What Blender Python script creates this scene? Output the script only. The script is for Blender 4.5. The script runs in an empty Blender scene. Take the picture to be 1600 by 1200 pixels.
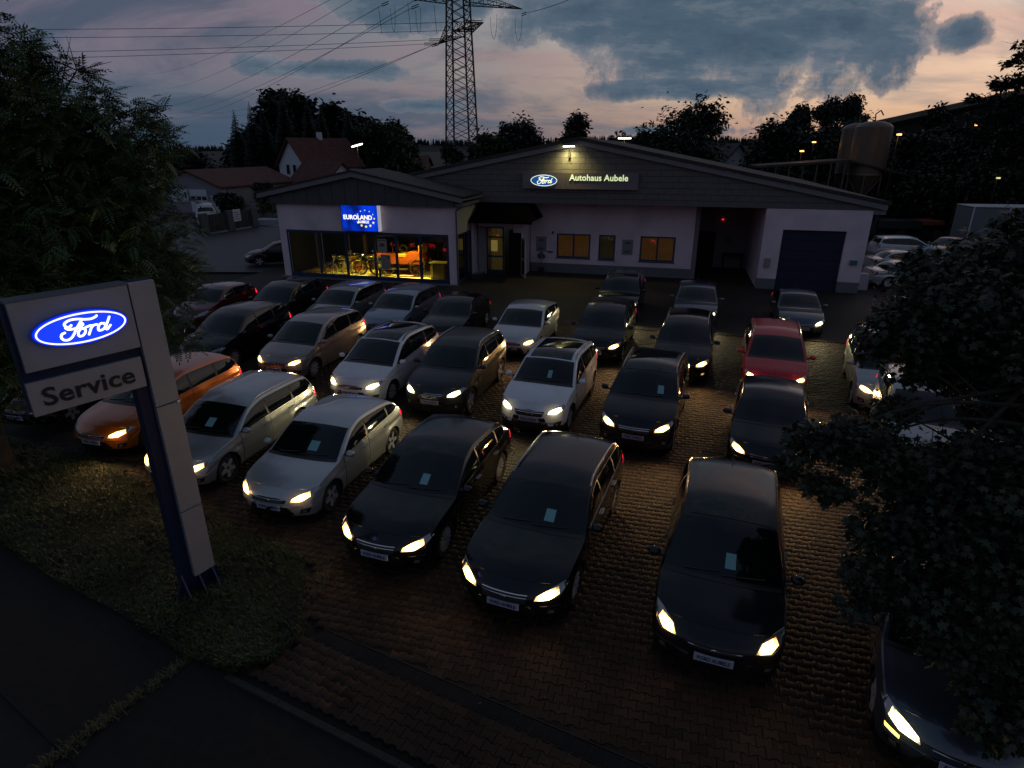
import bpy, bmesh, math, random
import numpy as np
from mathutils import Vector, Matrix
from mathutils.bvhtree import BVHTree
R = math.radians
rnd = random.Random(7)
sc = bpy.context.scene
COL = sc.collection

# ------------------------------------------------------------------ camera
CAM_H = 7.0; CAM_F = 950.0
PITCH = math.atan((600 - 232) / CAM_F)
cd = bpy.data.cameras.new('camera'); cam = bpy.data.objects.new('camera', cd); COL.objects.link(cam)
cam.location = (0, 0, CAM_H); cam.rotation_euler = (math.pi / 2 - PITCH, 0, 0)
cd.sensor_width = 36; cd.lens = CAM_F / 1600 * 36; cd.clip_start = .05; cd.clip_end = 20000
sc.camera = cam
# ------------------------------------------------------------------ view
sc.view_settings.view_transform = 'Standard'; sc.view_settings.look = 'None'
sc.view_settings.exposure = 0.0; sc.view_settings.gamma = 1.0; sc.view_settings.use_curve_mapping = False
sc.cycles.use_denoising = True
sc.cycles.max_bounces = 5; sc.cycles.diffuse_bounces = 2; sc.cycles.glossy_bounces = 3
sc.cycles.transmission_bounces = 4; sc.cycles.transparent_max_bounces = 8
sc.cycles.sample_clamp_indirect = 2.0; sc.cycles.caustics_reflective = False; sc.cycles.caustics_refractive = False
sc.cycles.use_light_tree = True
# ------------------------------------------------------------------ dusk sky
W = bpy.data.worlds.new('World'); sc.world = W; W.use_nodes = True
def build_sky():
    nt = W.node_tree; nt.nodes.clear(); N = nt.nodes.new; L = nt.links.new
    def math_(op, a, b=None, c=None, clamp=False):
        n = N('ShaderNodeMath'); n.operation = op; n.use_clamp = clamp
        for i, v in enumerate((a, b, c)):
            if v is None: continue
            if isinstance(v, (int, float)): n.inputs[i].default_value = v
            else: L(v, n.inputs[i])
        return n.outputs[0]
    def ramp(f, pts, interp='EASE'):
        n = N('ShaderNodeValToRGB'); n.color_ramp.interpolation = interp
        e = n.color_ramp.elements
        while len(e) < len(pts): e.new(.5)
        for q, (p, c) in zip(e, pts):
            q.position = p; q.color = (c, c, c, 1) if isinstance(c, (int, float)) else (*c, 1)
        L(f, n.inputs[0]); return n.outputs[0]
    def mix(f, a, b):
        n = N('ShaderNodeMix'); n.data_type = 'RGBA'
        for i, v in ((0, f), (6, a), (7, b)):
            if isinstance(v, (int, float)): n.inputs[i].default_value = v
            elif isinstance(v, tuple): n.inputs[i].default_value = (*v, 1)
            else: L(v, n.inputs[i])
        return n.outputs[2]
    tc = N('ShaderNodeTexCoord'); sep = N('ShaderNodeSeparateXYZ'); L(tc.outputs['Generated'], sep.inputs[0])
    x, y, z = sep.outputs
    # azimuth from straight ahead (+Y), positive to the right, in units of pi
    az = math_('DIVIDE', math_('ARCTAN2', x, y), math.pi)
    el = math_('DIVIDE', math_('ARCSINE', z), math.pi / 2)          # 0 horizon .. 1 zenith
    # clear dusk sky: toward the sunset (azimuth ~ +42 deg)
    daz = math_('ABSOLUTE', math_('SUBTRACT', az, 0.22))
    daz = math_('MINIMUM', daz, math_('SUBTRACT', 2.0, daz))
    sun = ramp(daz, [(0, 1), (.07, .90), (.13, .66), (.18, .42), (.23, .24), (.30, .10), (.40, .04), (1, 0)], 'LINEAR')
    warm = ramp(el, [(0, (.50, .26, .17)), (.03, (.80, .50, .31)), (.06, (.98, .74, .48)), (.11, (.84, .75, .62)), (.18, (.42, .44, .47)), (.36, (.11, .135, .19)), (1, (.06, .08, .13))], 'LINEAR')
    cool = ramp(el, [(0, (.050, .088, .142)), (.03, (.062, .102, .162)), (.07, (.085, .122, .185)), (.13, (.118, .135, .195)), (.25, (.135, .148, .205)), (.5, (.07, .10, .16)), (1, (.05, .075, .12))], 'LINEAR')
    base = mix(sun, cool, warm)
    # Nishita twilight underneath it all
    sky = N('ShaderNodeTexSky'); sky.sky_type = 'NISHITA'; sky.sun_disc = False
    sky.sun_elevation = R(-2.5); sky.sun_rotation = R(42); sky.air_density = 1.2; sky.dust_density = 2.5
    ss = N('ShaderNodeMix'); ss.data_type = 'RGBA'; ss.blend_type = 'ADD'; ss.inputs[0].default_value = .02
    L(base, ss.inputs[6]); L(sky.outputs[0], ss.inputs[7]); base = ss.outputs[2]
    # pink fringes: thin high layer
    inv = math_('DIVIDE', 1.0, math_('ADD', math_('ABSOLUTE', z), .24))
    cv = N('ShaderNodeCombineXYZ'); L(math_('MULTIPLY', x, inv), cv.inputs[0]); L(math_('MULTIPLY', y, inv), cv.inputs[1]); L(math_('MULTIPLY', z, 3.0), cv.inputs[2])
    def noise(scale, detail, rough, off=(0, 0, 0), sx=1.0, sy=1.0, dist=0.0):
        m = N('ShaderNodeMapping'); m.inputs['Location'].default_value = off; m.inputs['Scale'].default_value = (sx, sy, 1)
        L(cv.outputs[0], m.inputs[0]); n = N('ShaderNodeTexNoise'); n.inputs['Scale'].default_value = scale
        n.inputs['Detail'].default_value = detail; n.inputs['Roughness'].default_value = rough
        n.inputs['Distortion'].default_value = dist; L(m.outputs[0], n.inputs[0]); return n.outputs[0]
    n1 = noise(1.0, 6, .55, (3.1, 1.7, 0), .7, 1.5)
    pink = ramp(n1, [(.40, 0), (.62, 1)])
    low = ramp(el, [(0, 0.0), (.03, .35), (.09, 1), (.2, .75), (.4, .1), (1, 0)], 'LINEAR')
    pinkc = mix(sun, (.175, .145, .200), (.74, .42, .33))
    base = mix(math_('MULTIPLY', math_('MULTIPLY', pink, low), .75), base, pinkc)
    # stratus streaks, thin and low, blue-grey
    n2 = noise(1.1, 7, .62, (7.3, 4.2, 0), .8, 1.3, .5)
    st = ramp(n2, [(.43, 0), (.62, 1)])
    st = math_('MULTIPLY', st, ramp(el, [(0, .9), (.16, .85), (.30, .5), (1, .35)], 'LINEAR'))
    cl_col = mix(sun, (.040, .075, .125), (.13, .18, .24))
    base = mix(math_('MULTIPLY', st, math_('SUBTRACT', .9, math_('MULTIPLY', sun, .45))), base, cl_col)
    # big cumulus bank: angular ellipse warped with noise
    nb = N('ShaderNodeTexNoise'); nb.inputs['Scale'].default_value = 8.0; nb.inputs['Detail'].default_value = 12; nb.inputs['Roughness'].default_value = .66
    L(tc.outputs['Generated'], nb.inputs[0])
    nbf = math_('SUBTRACT', nb.outputs[0], .5)
    def bank(azc, elc, ra, re, k=3.2):
        dx = math_('DIVIDE', math_('SUBTRACT', math_('MULTIPLY', az, 180.0), azc), ra)
        dy = math_('DIVIDE', math_('SUBTRACT', math_('MULTIPLY', el, 90.0), elc), re)
        r = math_('SQRT', math_('ADD', math_('MULTIPLY', dx, dx), math_('MULTIPLY', dy, dy)))
        v = math_('ADD', math_('SUBTRACT', 1.0, r), math_('MULTIPLY', nbf, k))
        return v
    b = math_('ADD', bank(18.5, 10.0, 17.5, 7.0, 2.0), .32)
    b = math_('MAXIMUM', b, math_('ADD', bank(6, 9.8, 10, 3.6, 2.2), .2))
    b = math_('MAXIMUM', b, math_('ADD', bank(-9, 12.2, 11, 3.6, 2.2), .34))
    b = math_('MAXIMUM', b, math_('ADD', bank(-27, 14, 16, 3.0, 2.6), .15)); b = math_('MAXIMUM', b, math_('ADD', bank(-15, 6.0, 10, 1.2, 2.4), .10))
    b = math_('MAXIMUM', b, math_('ADD', bank(33.2, 7.4, 3.0, 2.2, 1.6), .12))
    b = math_('MAXIMUM', b, math_('ADD', bank(14, 4.6, 11, 1.6, 1.8), .12))
    b = math_('MAXIMUM', b, math_('ADD', bank(13, 1.4, 9, 1.0, 1.4), .02))
    b = math_('MAXIMUM', b, math_('ADD', bank(-7, 3.4, 6, 1.1, 1.8), .0))
    b = math_('MAXIMUM', b, bank(150, 25, 40, 12)); b = math_('MAXIMUM', b, bank(-110, 28, 35, 14)); b = math_('MAXIMUM', b, bank(0, 52, 60, 18))
    m = ramp(b, [(.34, 0), (.46, .72), (.62, 1)])
    n3 = noise(3.4, 10, .68, (1.0, 9.0, 0), 1, 1.4)
    shade = ramp(n3, [(.34, (.040, .070, .108)), (.50, (.070, .108, .152)), (.62, (.16, .18, .215))])
    edge = ramp(b, [(.34, (.34, .30, .32)), (.52, (.14, .175, .225)), (.95, (.068, .115, .165))])
    sh = N('ShaderNodeMix'); sh.data_type = 'RGBA'; sh.inputs[0].default_value = .5; L(shade, sh.inputs[6]); L(edge, sh.inputs[7])
    base = mix(m, base, sh.outputs[2])
    bg = N('ShaderNodeBackground'); L(base, bg.inputs[0]); bg.inputs[1].default_value = 1.0
    out = N('ShaderNodeOutputWorld'); L(bg.outputs[0], out.inputs[0])
build_sky()
# the sun has set: only a breath of low warm skylight from the sunset side
sd = bpy.data.lights.new('sun', 'SUN'); sd.energy = .02; sd.angle = R(20); sd.color = (1, .7, .5)
so = bpy.data.objects.new('sun', sd); COL.objects.link(so)
so.rotation_euler = Vector((-math.sin(R(42)), -math.cos(R(42)), -.12)).to_track_quat('-Z', 'Y').to_euler()

# ------------------------------------------------------------------ helpers
def at(u, v, z=0.0):
    """point of the place seen at pixel (u,v) of the 1600x1200 photograph, at height z"""
    a, b = (u - 800) / CAM_F, (v - 600) / CAM_F; cp, sp = math.cos(PITCH), math.sin(PITCH)
    t = (z - CAM_H) / (-sp - b * cp); return Vector((a * t, (cp - b * sp) * t, z))
def at_y(u, v, Y):
    a, b = (u - 800) / CAM_F, (v - 600) / CAM_F; cp, sp = math.cos(PITCH), math.sin(PITCH)
    t = Y / (cp - b * sp); return Vector((a * t, Y, CAM_H + (-sp - b * cp) * t))
def to_px(X, Y, Z):
    cp, sp = math.cos(PITCH), math.sin(PITCH)
    d = Y * cp - (Z - CAM_H) * sp; b = -Y * sp - (Z - CAM_H) * cp
    return 800 + CAM_F * X / d, 600 + CAM_F * b / d
MATS = {}
def mat(name, col=(.5, .5, .5), rough=.6, metal=0.0, coat=0.0, emit=None, es=0.0, noise=0.0, nscale=6.0, bump=0.0, bscale=None, spec=.5, rnoise=0.0, transmission=0.0, alpha=1.0, two=None):
    if name in MATS: return MATS[name]
    m = bpy.data.materials.new(name); m.use_nodes = True; nt = m.node_tree; B = nt.nodes['Principled BSDF']
    B.inputs['Base Color'].default_value = (*col, 1); B.inputs['Roughness'].default_value = rough
    B.inputs['Metallic'].default_value = metal; B.inputs['Coat Weight'].default_value = coat; B.inputs['Coat Roughness'].default_value = .04
    B.inputs['Specular IOR Level'].default_value = spec; B.inputs['Transmission Weight'].default_value = transmission
    B.inputs['Alpha'].default_value = alpha
    if emit: B.inputs['Emission Color'].default_value = (*emit, 1); B.inputs['Emission Strength'].default_value = es
    if noise or bump or rnoise or two:
        tc = nt.nodes.new('ShaderNodeTexCoord'); n = nt.nodes.new('ShaderNodeTexNoise'); n.inputs['Scale'].default_value = nscale
        n.inputs['Detail'].default_value = 6; nt.links.new(tc.outputs['Object'], n.inputs[0])
        if noise or two:
            r = nt.nodes.new('ShaderNodeValToRGB'); e = r.color_ramp.elements
            e[0].position = .3; e[1].position = .7
            c2 = two or tuple(min(1, c * (1 + noise)) for c in col)
            e[0].color = (*[c * (1 - noise) for c in col], 1); e[1].color = (*c2, 1)
            nt.links.new(n.outputs[0], r.inputs[0]); nt.links.new(r.outputs[0], B.inputs['Base Color'])
        if rnoise:
            k = nt.nodes.new('ShaderNodeMath'); k.operation = 'MULTIPLY_ADD'; k.inputs[1].default_value = rnoise; k.inputs[2].default_value = rough - rnoise / 2
            nt.links.new(n.outputs[0], k.inputs[0]); nt.links.new(k.outputs[0], B.inputs['Roughness'])
        if bump:
            n2 = nt.nodes.new('ShaderNodeTexNoise'); n2.inputs['Scale'].default_value = bscale or nscale * 4; n2.inputs['Detail'].default_value = 5
            nt.links.new(tc.outputs['Object'], n2.inputs[0])
            b = nt.nodes.new('ShaderNodeBump'); b.inputs['Strength'].default_value = bump; b.inputs['Distance'].default_value = .02
            nt.links.new(n2.outputs[0], b.inputs['Height']); nt.links.new(b.outputs[0], B.inputs['Normal'])
    MATS[name] = m; return m
def mesh_obj(name, me, m=None, parent=None, link=True):
    o = bpy.data.objects.new(name, me)
    if m is not None and not me.materials:
        for q in (m if isinstance(m, (list, tuple)) else [m]): me.materials.append(q)
    COL.objects.link(o)
    if parent is not None: o.parent = parent
    return o
def smooth(me, ang=35):
    me.polygons.foreach_set('use_smooth', [True] * len(me.polygons))
    try: me.set_sharp_from_angle(angle=R(ang))
    except Exception: pass
class MB:
    """collects shapes into one mesh"""
    def __init__(s): s.v = []; s.f = []; s.mi = []; s.cur = 0
    def face(s, pts):
        n = len(s.v); s.v += [tuple(p) for p in pts]; s.f.append(tuple(range(n, n + len(pts)))); s.mi.append(s.cur); return s
    def box(s, lo, hi, M=None):
        x0, y0, z0 = lo; x1, y1, z1 = hi
        p = [Vector(q) for q in ((x0, y0, z0), (x1, y0, z0), (x1, y1, z0), (x0, y1, z0), (x0, y0, z1), (x1, y0, z1), (x1, y1, z1), (x0, y1, z1))]
        if M is not None: p = [M @ q for q in p]
        n = len(s.v); s.v += [tuple(q) for q in p]
        for f in ((0, 3, 2, 1), (4, 5, 6, 7), (0, 1, 5, 4), (1, 2, 6, 5), (2, 3, 7, 6), (3, 0, 4, 7)): s.f.append(tuple(n + i for i in f)); s.mi.append(s.cur)
        return s
    def tube(s, a, b, r0, r1=None, n=8, cap=True):
        a, b = Vector(a), Vector(b); r1 = r0 if r1 is None else r1; d = (b - a)
        if d.length < 1e-6: return s
        d.normalize(); u = d.orthogonal().normalized(); w = d.cross(u); k = len(s.v)
        for p, r in ((a, r0), (b, r1)):
            for i in range(n):
                t = 2 * math.pi * i / n; s.v.append(tuple(p + (u * math.cos(t) + w * math.sin(t)) * r))
        for i in range(n): s.f.append((k + i, k + (i + 1) % n, k + n + (i + 1) % n, k + n + i)); s.mi.append(s.cur)
        if cap: s.f.append(tuple(k + i for i in reversed(range(n)))); s.f.append(tuple(k + n + i for i in range(n))); s.mi += [s.cur] * 2
        return s
    def path(s, pts, r, n=6):
        for i in range(len(pts) - 1):
            ra = r[i] if isinstance(r, (list, tuple)) else r; rb = r[i + 1] if isinstance(r, (list, tuple)) else r
            s.tube(pts[i], pts[i + 1], ra, rb, n, cap=(i in (0, len(pts) - 2)))
        return s
    def prism(s, poly, y0, y1, axis='y'):
        """poly of (a,z) extruded along the third axis"""
        def P(a, c, y): return (a, y, c) if axis == 'y' else ((y, a, c) if axis == 'x' else (a, c, y))
        k = len(s.v); n = len(poly)
        for y in (y0, y1): s.v += [P(a, c, y) for a, c in poly]
        s.f.append(tuple(range(k, k + n))); s.f.append(tuple(reversed(range(k + n, k + 2 * n)))); s.mi += [s.cur] * 2
        for i in range(n): s.f.append((k + i, k + n + i, k + n + (i + 1) % n, k + (i + 1) % n)); s.mi.append(s.cur)
        return s
    def lathe(s, prof, n=20, M=None, closed=False):
        """prof of (r, z) about z"""
        k = len(s.v); m = len(prof)
        for i in range(n):
            t = 2 * math.pi * i / n
            for r, z in prof:
                p = Vector((r * math.cos(t), r * math.sin(t), z)); s.v.append(tuple(M @ p if M is not None else p))
        for i in range(n):
            for j in range(m if closed else m - 1):
                a, b = k + i * m + j, k + i * m + (j + 1) % m; c, d = k + ((i + 1) % n) * m + (j + 1) % m, k + ((i + 1) % n) * m + j
                s.f.append((a, d, c, b)); s.mi.append(s.cur)
        return s
    def mesh(s, name, sm=None, fix=True):
        me = bpy.data.meshes.new(name); me.from_pydata(s.v, [], s.f)
        me.polygons.foreach_set('material_index', s.mi)
        if fix:
            bm = bmesh.new(); bm.from_mesh(me); bmesh.ops.recalc_face_normals(bm, faces=bm.faces); bm.to_mesh(me); bm.free()
        if sm: smooth(me, sm)
        me.update(); return me
    def build(s, name, m, parent=None, sm=None):
        me = s.mesh(name, sm)
        for q in (m if isinstance(m, (list, tuple)) else [m]): me.materials.append(q)
        return mesh_obj(name, me, None, parent)
def tag(o, label=None, cat=None, group=None, kind=None):
    if label: o['label'] = label
    if cat: o['category'] = cat
    if group: o['group'] = group
    if kind: o['kind'] = kind
    return o
def thing(name, label, cat, loc=(0, 0, 0), rz=0.0, group=None):
    o = bpy.data.objects.new(name, None); COL.objects.link(o); o.empty_display_size = .3
    o.location = loc; o.rotation_euler = (0, 0, rz); return tag(o, label, cat, group)
def text_obj(name, s, size, ext, m, parent, M, bold=0.0, align='CENTER', spacing=1.0):
    c = bpy.data.curves.new(name, 'FONT'); c.body = s; c.size = size; c.extrude = ext; c.offset = bold; c.align_x = align; c.align_y = 'CENTER'
    c.space_character = spacing; c.resolution_u = 3
    o = bpy.data.objects.new(name, c); COL.objects.link(o); bpy.context.view_layer.update()
    me = bpy.data.meshes.new_from_object(o.evaluated_get(bpy.context.evaluated_depsgraph_get())); bpy.data.objects.remove(o)
    me.transform(M); me.materials.clear(); return mesh_obj(name, me, m, parent)
FACE_OUT = Matrix(((1, 0, 0, 0), (0, 0, -1, 0), (0, 1, 0, 0), (0, 0, 0, 1)))   # text plane xy -> xz, facing -y
def catmull(pts, k=6):
    P = [Vector(p) for p in pts]; P = [P[0] * 2 - P[1]] + P + [P[-1] * 2 - P[-2]]; out = []
    for i in range(1, len(P) - 2):
        for j in range(k):
            t = j / k; a, b, c, d = P[i - 1], P[i], P[i + 1], P[i + 2]
            out.append(.5 * ((2 * b) + (-a + c) * t + (2 * a - 5 * b + 4 * c - d) * t * t + (-a + 3 * b - 3 * c + d) * t ** 3))
    out.append(P[-2]); return out
SCRIPT = [[(-.236, .29), (-.278, .206), (-.347, .238), (-.378, .414), (-.316, .571), (-.197, .64), (-.056, .609), (.08, .515), (.219, .473), (.323, .528), (.372, .608)],
 [(-.372, .188), (-.324, .064), (-.212, .034), (-.094, .083), (.013, .178), (.013, .28)],
 [(.005, .467), (-.087, .182), (-.172, -.106), (-.267, -.431), (-.371, -.589), (-.468, -.545), (-.512, -.362), (-.484, -.171), (-.414, -.1)],
 [(.025, -.052), (-.062, -.074), (-.128, -.29), (-.121, -.497), (-.035, -.494), (.037, -.282), (.037, -.078), (.025, -.052)],
 [(.071, -.011), (.17, .04), (.206, -.011), (.163, -.216), (.099, -.514)], [(.176, -.14), (.244, .013), (.331, .035)],
 [(.50, .014), (.417, .037), (.345, -.175), (.344, -.379), (.43, -.377), (.514, -.21), (.50, .014)], [(.656, .379), (.582, .045), (.515, -.292), (.542, -.407), (.637, -.184)]]
def oval_badge(parent, cx, cz, a, b, y, m_blue, m_white, m_script, w=.042, rim='badge_rim', k=6):
    """oval emblem with script lettering, facing -y at plane y"""
    o = MB(); n = 48
    ring = [(cx + a * math.cos(2 * math.pi * i / n), cz + b * math.sin(2 * math.pi * i / n)) for i in range(n)]
    o.prism(ring, y, y - .03); body = o.build('oval_badge', m_blue, parent)
    r = MB(); n = 64
    def E(s, t, yy): return (cx + (a - s) * math.cos(t), yy, cz + (b - s) * math.sin(t))
    for i in range(n):
        t0, t1 = 2 * math.pi * i / n, 2 * math.pi * (i + 1) / n; s0, s1 = a * .035, a * .075
        r.face([E(s0, t0, y - .036), E(s1, t0, y - .036), E(s1, t1, y - .036), E(s0, t1, y - .036)])
    r.build(rim, m_white, body)
    q = MB(); w *= a
    for st in SCRIPT:
        P = catmull([(cx + u * a * .93, 0, cz + v * b * .93) for u, v in st], k); ln = len(P)
        for i in range(ln - 1):
            d = (P[i + 1] - P[i]); 
            if d.length < 1e-5: continue
            d.normalize(); nn = Vector((-d.z, 0, d.x)); e0 = P[i] - d * w * .25; e1 = P[i + 1] + d * w * .25; yy = Vector((0, y - .038 - .0004 * (i % 3), 0))
            q.face([e0 + nn * w * .5 + yy, e1 + nn * w * .5 + yy, e1 - nn * w * .5 + yy, e0 - nn * w * .5 + yy])
        for e in (P[0], P[-1]): q.face([(e.x + .5 * w * math.cos(t * math.pi / 4), y - .0395, e.z + .5 * w * math.sin(t * math.pi / 4)) for t in range(8)])
    q.build('script_lettering', m_script, body); return body
def inst(tv, tf, pos, rot, scl):
    """numpy copies of a small template mesh; pos (n,3) rot (n,3,3) scl (n,)"""
    tv = np.asarray(tv, float); n = len(pos); V = np.einsum('nij,kj->nki', rot, tv) * scl[:, None, None] + pos[:, None, :]
    k = len(tv); F = [np.asarray(f) for f in tf]
    return V.reshape(-1, 3), F, k, n
def np_mesh(name, blocks):
    """blocks: list of (V, faces, k, n) with triangle / quad templates"""
    vs = []; loops = []; starts = []; tot = []; off = 0; lo = 0
    for V, F, k, n in blocks:
        vs.append(V)
        for f in F:
            idx = (f[None, :] + (np.arange(n) * k)[:, None] + off); loops.append(idx.reshape(-1)); m = len(f)
            starts.append(lo + np.arange(n) * m); tot.append(np.full(n, m)); lo += n * m
        off += len(V)
    V = np.concatenate(vs); Lp = np.concatenate(loops); S = np.concatenate(starts)
    me = bpy.data.meshes.new(name); me.vertices.add(len(V)); me.vertices.foreach_set('co', V.astype(np.float32).ravel())
    me.loops.add(len(Lp)); me.loops.foreach_set('vertex_index', Lp.astype(np.int32))
    me.polygons.add(len(S)); me.polygons.foreach_set('loop_start', S.astype(np.int32)); me.update(calc_edges=True); me.validate(); return me
# ================================================================== FOLIAGE HELPERS
def rand_rot(rs, n, droop=0.0):
    a = rs.uniform(0, 2 * np.pi, n); t = rs.normal(-droop, .6, n); w = rs.normal(0, .7, n)
    ca, sa, ct, st_, cw, sw = np.cos(a), np.sin(a), np.cos(t), np.sin(t), np.cos(w), np.sin(w); Z = np.zeros(n); O = np.ones(n)
    Rz = np.stack([np.stack([ca, -sa, Z], -1), np.stack([sa, ca, Z], -1), np.stack([Z, Z, O], -1)], 1)
    Ry = np.stack([np.stack([ct, Z, -st_], -1), np.stack([Z, O, Z], -1), np.stack([st_, Z, ct], -1)], 1)
    Rx = np.stack([np.stack([O, Z, Z], -1), np.stack([Z, cw, -sw], -1), np.stack([Z, sw, cw], -1)], 1)
    return Rz @ Ry @ Rx
LEAF_V = [(0, 0, 0), (.45, -.26, .06), (1, 0, -.08), (.45, .26, .06)]; LEAF_F = [(0, 1, 2), (0, 2, 3)]
MAPLE_V = [(0, 0, 0), (.10, -.42, -.06), (.38, -.24, .02), (.52, -.60, -.10), (.66, -.20, .0), (1.05, 0, -.12), (.66, .20, .0), (.52, .60, -.10), (.38, .24, .02), (.10, .42, -.06)]
MAPLE_F = [(0, 1, 2), (0, 2, 4), (2, 3, 4), (0, 4, 6), (4, 5, 6), (0, 6, 8), (6, 7, 8), (0, 8, 9)]
PIN_V = [(0, 0, 0), (1, 0, -.28)]; PIN_V = []; PIN_F = []
for _i in range(6):
    _x = .12 + _i * .15; _z = -.02 - .26 * _x * _x; _l = .30 - .025 * abs(_i - 2)
    for _s in (-1, 1):
        _k = len(PIN_V); PIN_V += [(_x, 0, _z), (_x + _l * .45 - .03, _s * (_l * .45 + .035), _z - .02), (_x + _l * .62, _s * _l, _z - .10), (_x + _l * .45 + .05, _s * (_l * .45 - .035), _z - .02)]; PIN_F.append((_k, _k + 1, _k + 2, _k + 3) if _s < 0 else (_k, _k + 3, _k + 2, _k + 1))
_k = len(PIN_V); PIN_V += [(1.0, 0, -.28), (1.14, -.05, -.36), (1.30, 0, -.46), (1.14, .05, -.36)]; PIN_F.append((_k, _k + 1, _k + 2, _k + 3))
def blob_points(rs, blobs, n, shell=.45, clump=10, cr=.16):
    """clumped points in ellipsoids, denser near the surface; returns points and outward directions"""
    vol = np.array([b[1][0] * b[1][1] * b[1][2] for b in blobs]) ** .75; vol /= vol.sum(); P = []; D = []
    for b, f in zip(blobs, vol):
        m = max(1, int(n * f / clump)); d = rs.normal(0, 1, (m, 3)); d /= np.linalg.norm(d, axis=1)[:, None]; r = rs.uniform(shell ** 2, 1, m) ** .5
        rr = 1 + .18 * np.sin(d[:, 0] * 7 + b[0][0]) * np.sin(d[:, 2] * 6 + 1) + .10 * np.sin(d[:, 1] * 13)
        c = np.array(b[0]) + d * np.array(b[1]) * (r * rr)[:, None]; c = np.repeat(c, clump, 0); dd = np.repeat(d, clump, 0)
        P.append(c + rs.normal(0, 1, c.shape) * cr * np.mean(b[1])); D.append(dd)
    return np.concatenate(P), np.concatenate(D)
def leaf_crown(name, blobs, n, size, m, parent, seed=1, tv=LEAF_V, tf=LEAF_F, shell=.45, clump=10, cr=.16, droop=.2, singles=0):
    rs = np.random.RandomState(seed); P, D = blob_points(rs, blobs, n, shell, clump, cr); k = len(P); rot = rand_rot(rs, k, droop)
    # turn leaf tips roughly outward
    a = np.arctan2(D[:, 1], D[:, 0]) + rs.normal(0, .9, k); t = rs.normal(-droop, .45, k); w = rs.normal(0, .6, k)
    ca, sa, ct, st_, cw, sw = np.cos(a), np.sin(a), np.cos(t), np.sin(t), np.cos(w), np.sin(w); Z = np.zeros(k); O = np.ones(k)
    Rz = np.stack([np.stack([ca, -sa, Z], -1), np.stack([sa, ca, Z], -1), np.stack([Z, Z, O], -1)], 1); Ry = np.stack([np.stack([ct, Z, -st_], -1), np.stack([Z, O, Z], -1), np.stack([st_, Z, ct], -1)], 1); Rx = np.stack([np.stack([O, Z, Z], -1), np.stack([Z, cw, -sw], -1), np.stack([Z, sw, cw], -1)], 1)
    rot = Rz @ Ry @ Rx; sc_ = size * rs.uniform(.6, 1.25, k)
    if singles:
        Pw = P; key = Pw[:, 1] + .0 * k; d = np.linalg.norm(Pw - np.array((0, 0, CAM_H)), axis=1); idx = np.argsort(d)[:singles]; keep = np.ones(k, bool); keep[idx] = False
        lm = bpy.data.meshes.new('leaf'); lm.from_pydata(tv, [], tf); lm.materials.append(m)
        for i in idx:
            M = Matrix([list(rot[i, 0]) + [P[i, 0]], list(rot[i, 1]) + [P[i, 1]], list(rot[i, 2]) + [P[i, 2]], [0, 0, 0, 1]]) @ Matrix.Scale(sc_[i], 4); o = mesh_obj('leaf', lm, None, parent); o.matrix_local = M
        P, rot, sc_ = P[keep], rot[keep], sc_[keep]
    me = np_mesh(name, [inst(tv, tf, P, rot, sc_)]); me.materials.append(m); return mesh_obj(name, me, None, parent)
def leaf_mat(name, col, col2, rough=.55):
    return mat(name, col, rough, noise=.35, nscale=1.1, two=col2)
BARK = mat('bark', (.035, .028, .02), .9, noise=.3, nscale=8, bump=.5)
def limbs(b, base, tips, r0, rs, top=None):
    """trunk from base to fork then bowed limbs out to the tips"""
    for t in tips:
        p0 = Vector(base); p1 = Vector(t); mid = p0.lerp(p1, .5) + Vector((rs.uniform(-.2, .2), rs.uniform(-.2, .2), .12 * (p1 - p0).length)); P = catmull([p0, mid, p1], 4); n = len(P); b.path(P, [r0 * (1 - .85 * i / (n - 1)) for i in range(n)], 6)
        for _ in range(5):
            q = P[rs.randint(n // 2, n - 1)]; e = q + Vector((rs.uniform(-1, 1), rs.uniform(-1, 1), rs.uniform(-.4, .7))) * .22 * (p1 - p0).length; b.path([q, e], [r0 * .22, r0 * .05], 4)
def tree(label, loc, h, w, m, seed=1, n=5000, leaf=.28, trunk_h=.25, name='broadleaf_tree', nb=7, group=None, loose=False, trunk_r=None, droop=.2, squat=1.0):
    rs = random.Random(seed); root = thing(name, label, 'tree', loc, 0, group); tr = trunk_r or .02 * h + .05; cz = h * (trunk_h + (1 - trunk_h) / 2); blobs = []
    blobs.append(((0, 0, cz), (w * .37, w * .37, h * (1 - trunk_h) * .46)))
    for i in range(nb):
        a = 2 * math.pi * i / nb + rs.uniform(-.4, .4); zz = cz + rs.uniform(-.30, .36) * h * (1 - trunk_h); q = w * rs.uniform(.18, .34); s = w * rs.uniform(.14, .24) * (.8 if loose else 1); blobs.append(((q * math.cos(a), q * math.sin(a), zz), (s, s, s * rs.uniform(.7, 1.15) * squat)))
    blobs.append(((w * rs.uniform(-.12, .12), 0, h * .86), (w * .20, w * .20, h * .12)))
    if loose: blobs = blobs[1:]
    b = MB(); b.path([(0, 0, -.1), (rs.uniform(-.1, .1), 0, h * trunk_h), (0, 0, h * .75)], [tr, tr * .8, tr * .25], 8); limbs(b, (0, 0, h * trunk_h), [bl[0] for bl in blobs[1:]], tr * .45, rs); b.build('trunk', BARK, root, 50)
    leaf_crown('crown', blobs, n, leaf, m, root, seed, shell=.35, clump=9, cr=.20 if loose else .16, droop=droop); return root
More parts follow.
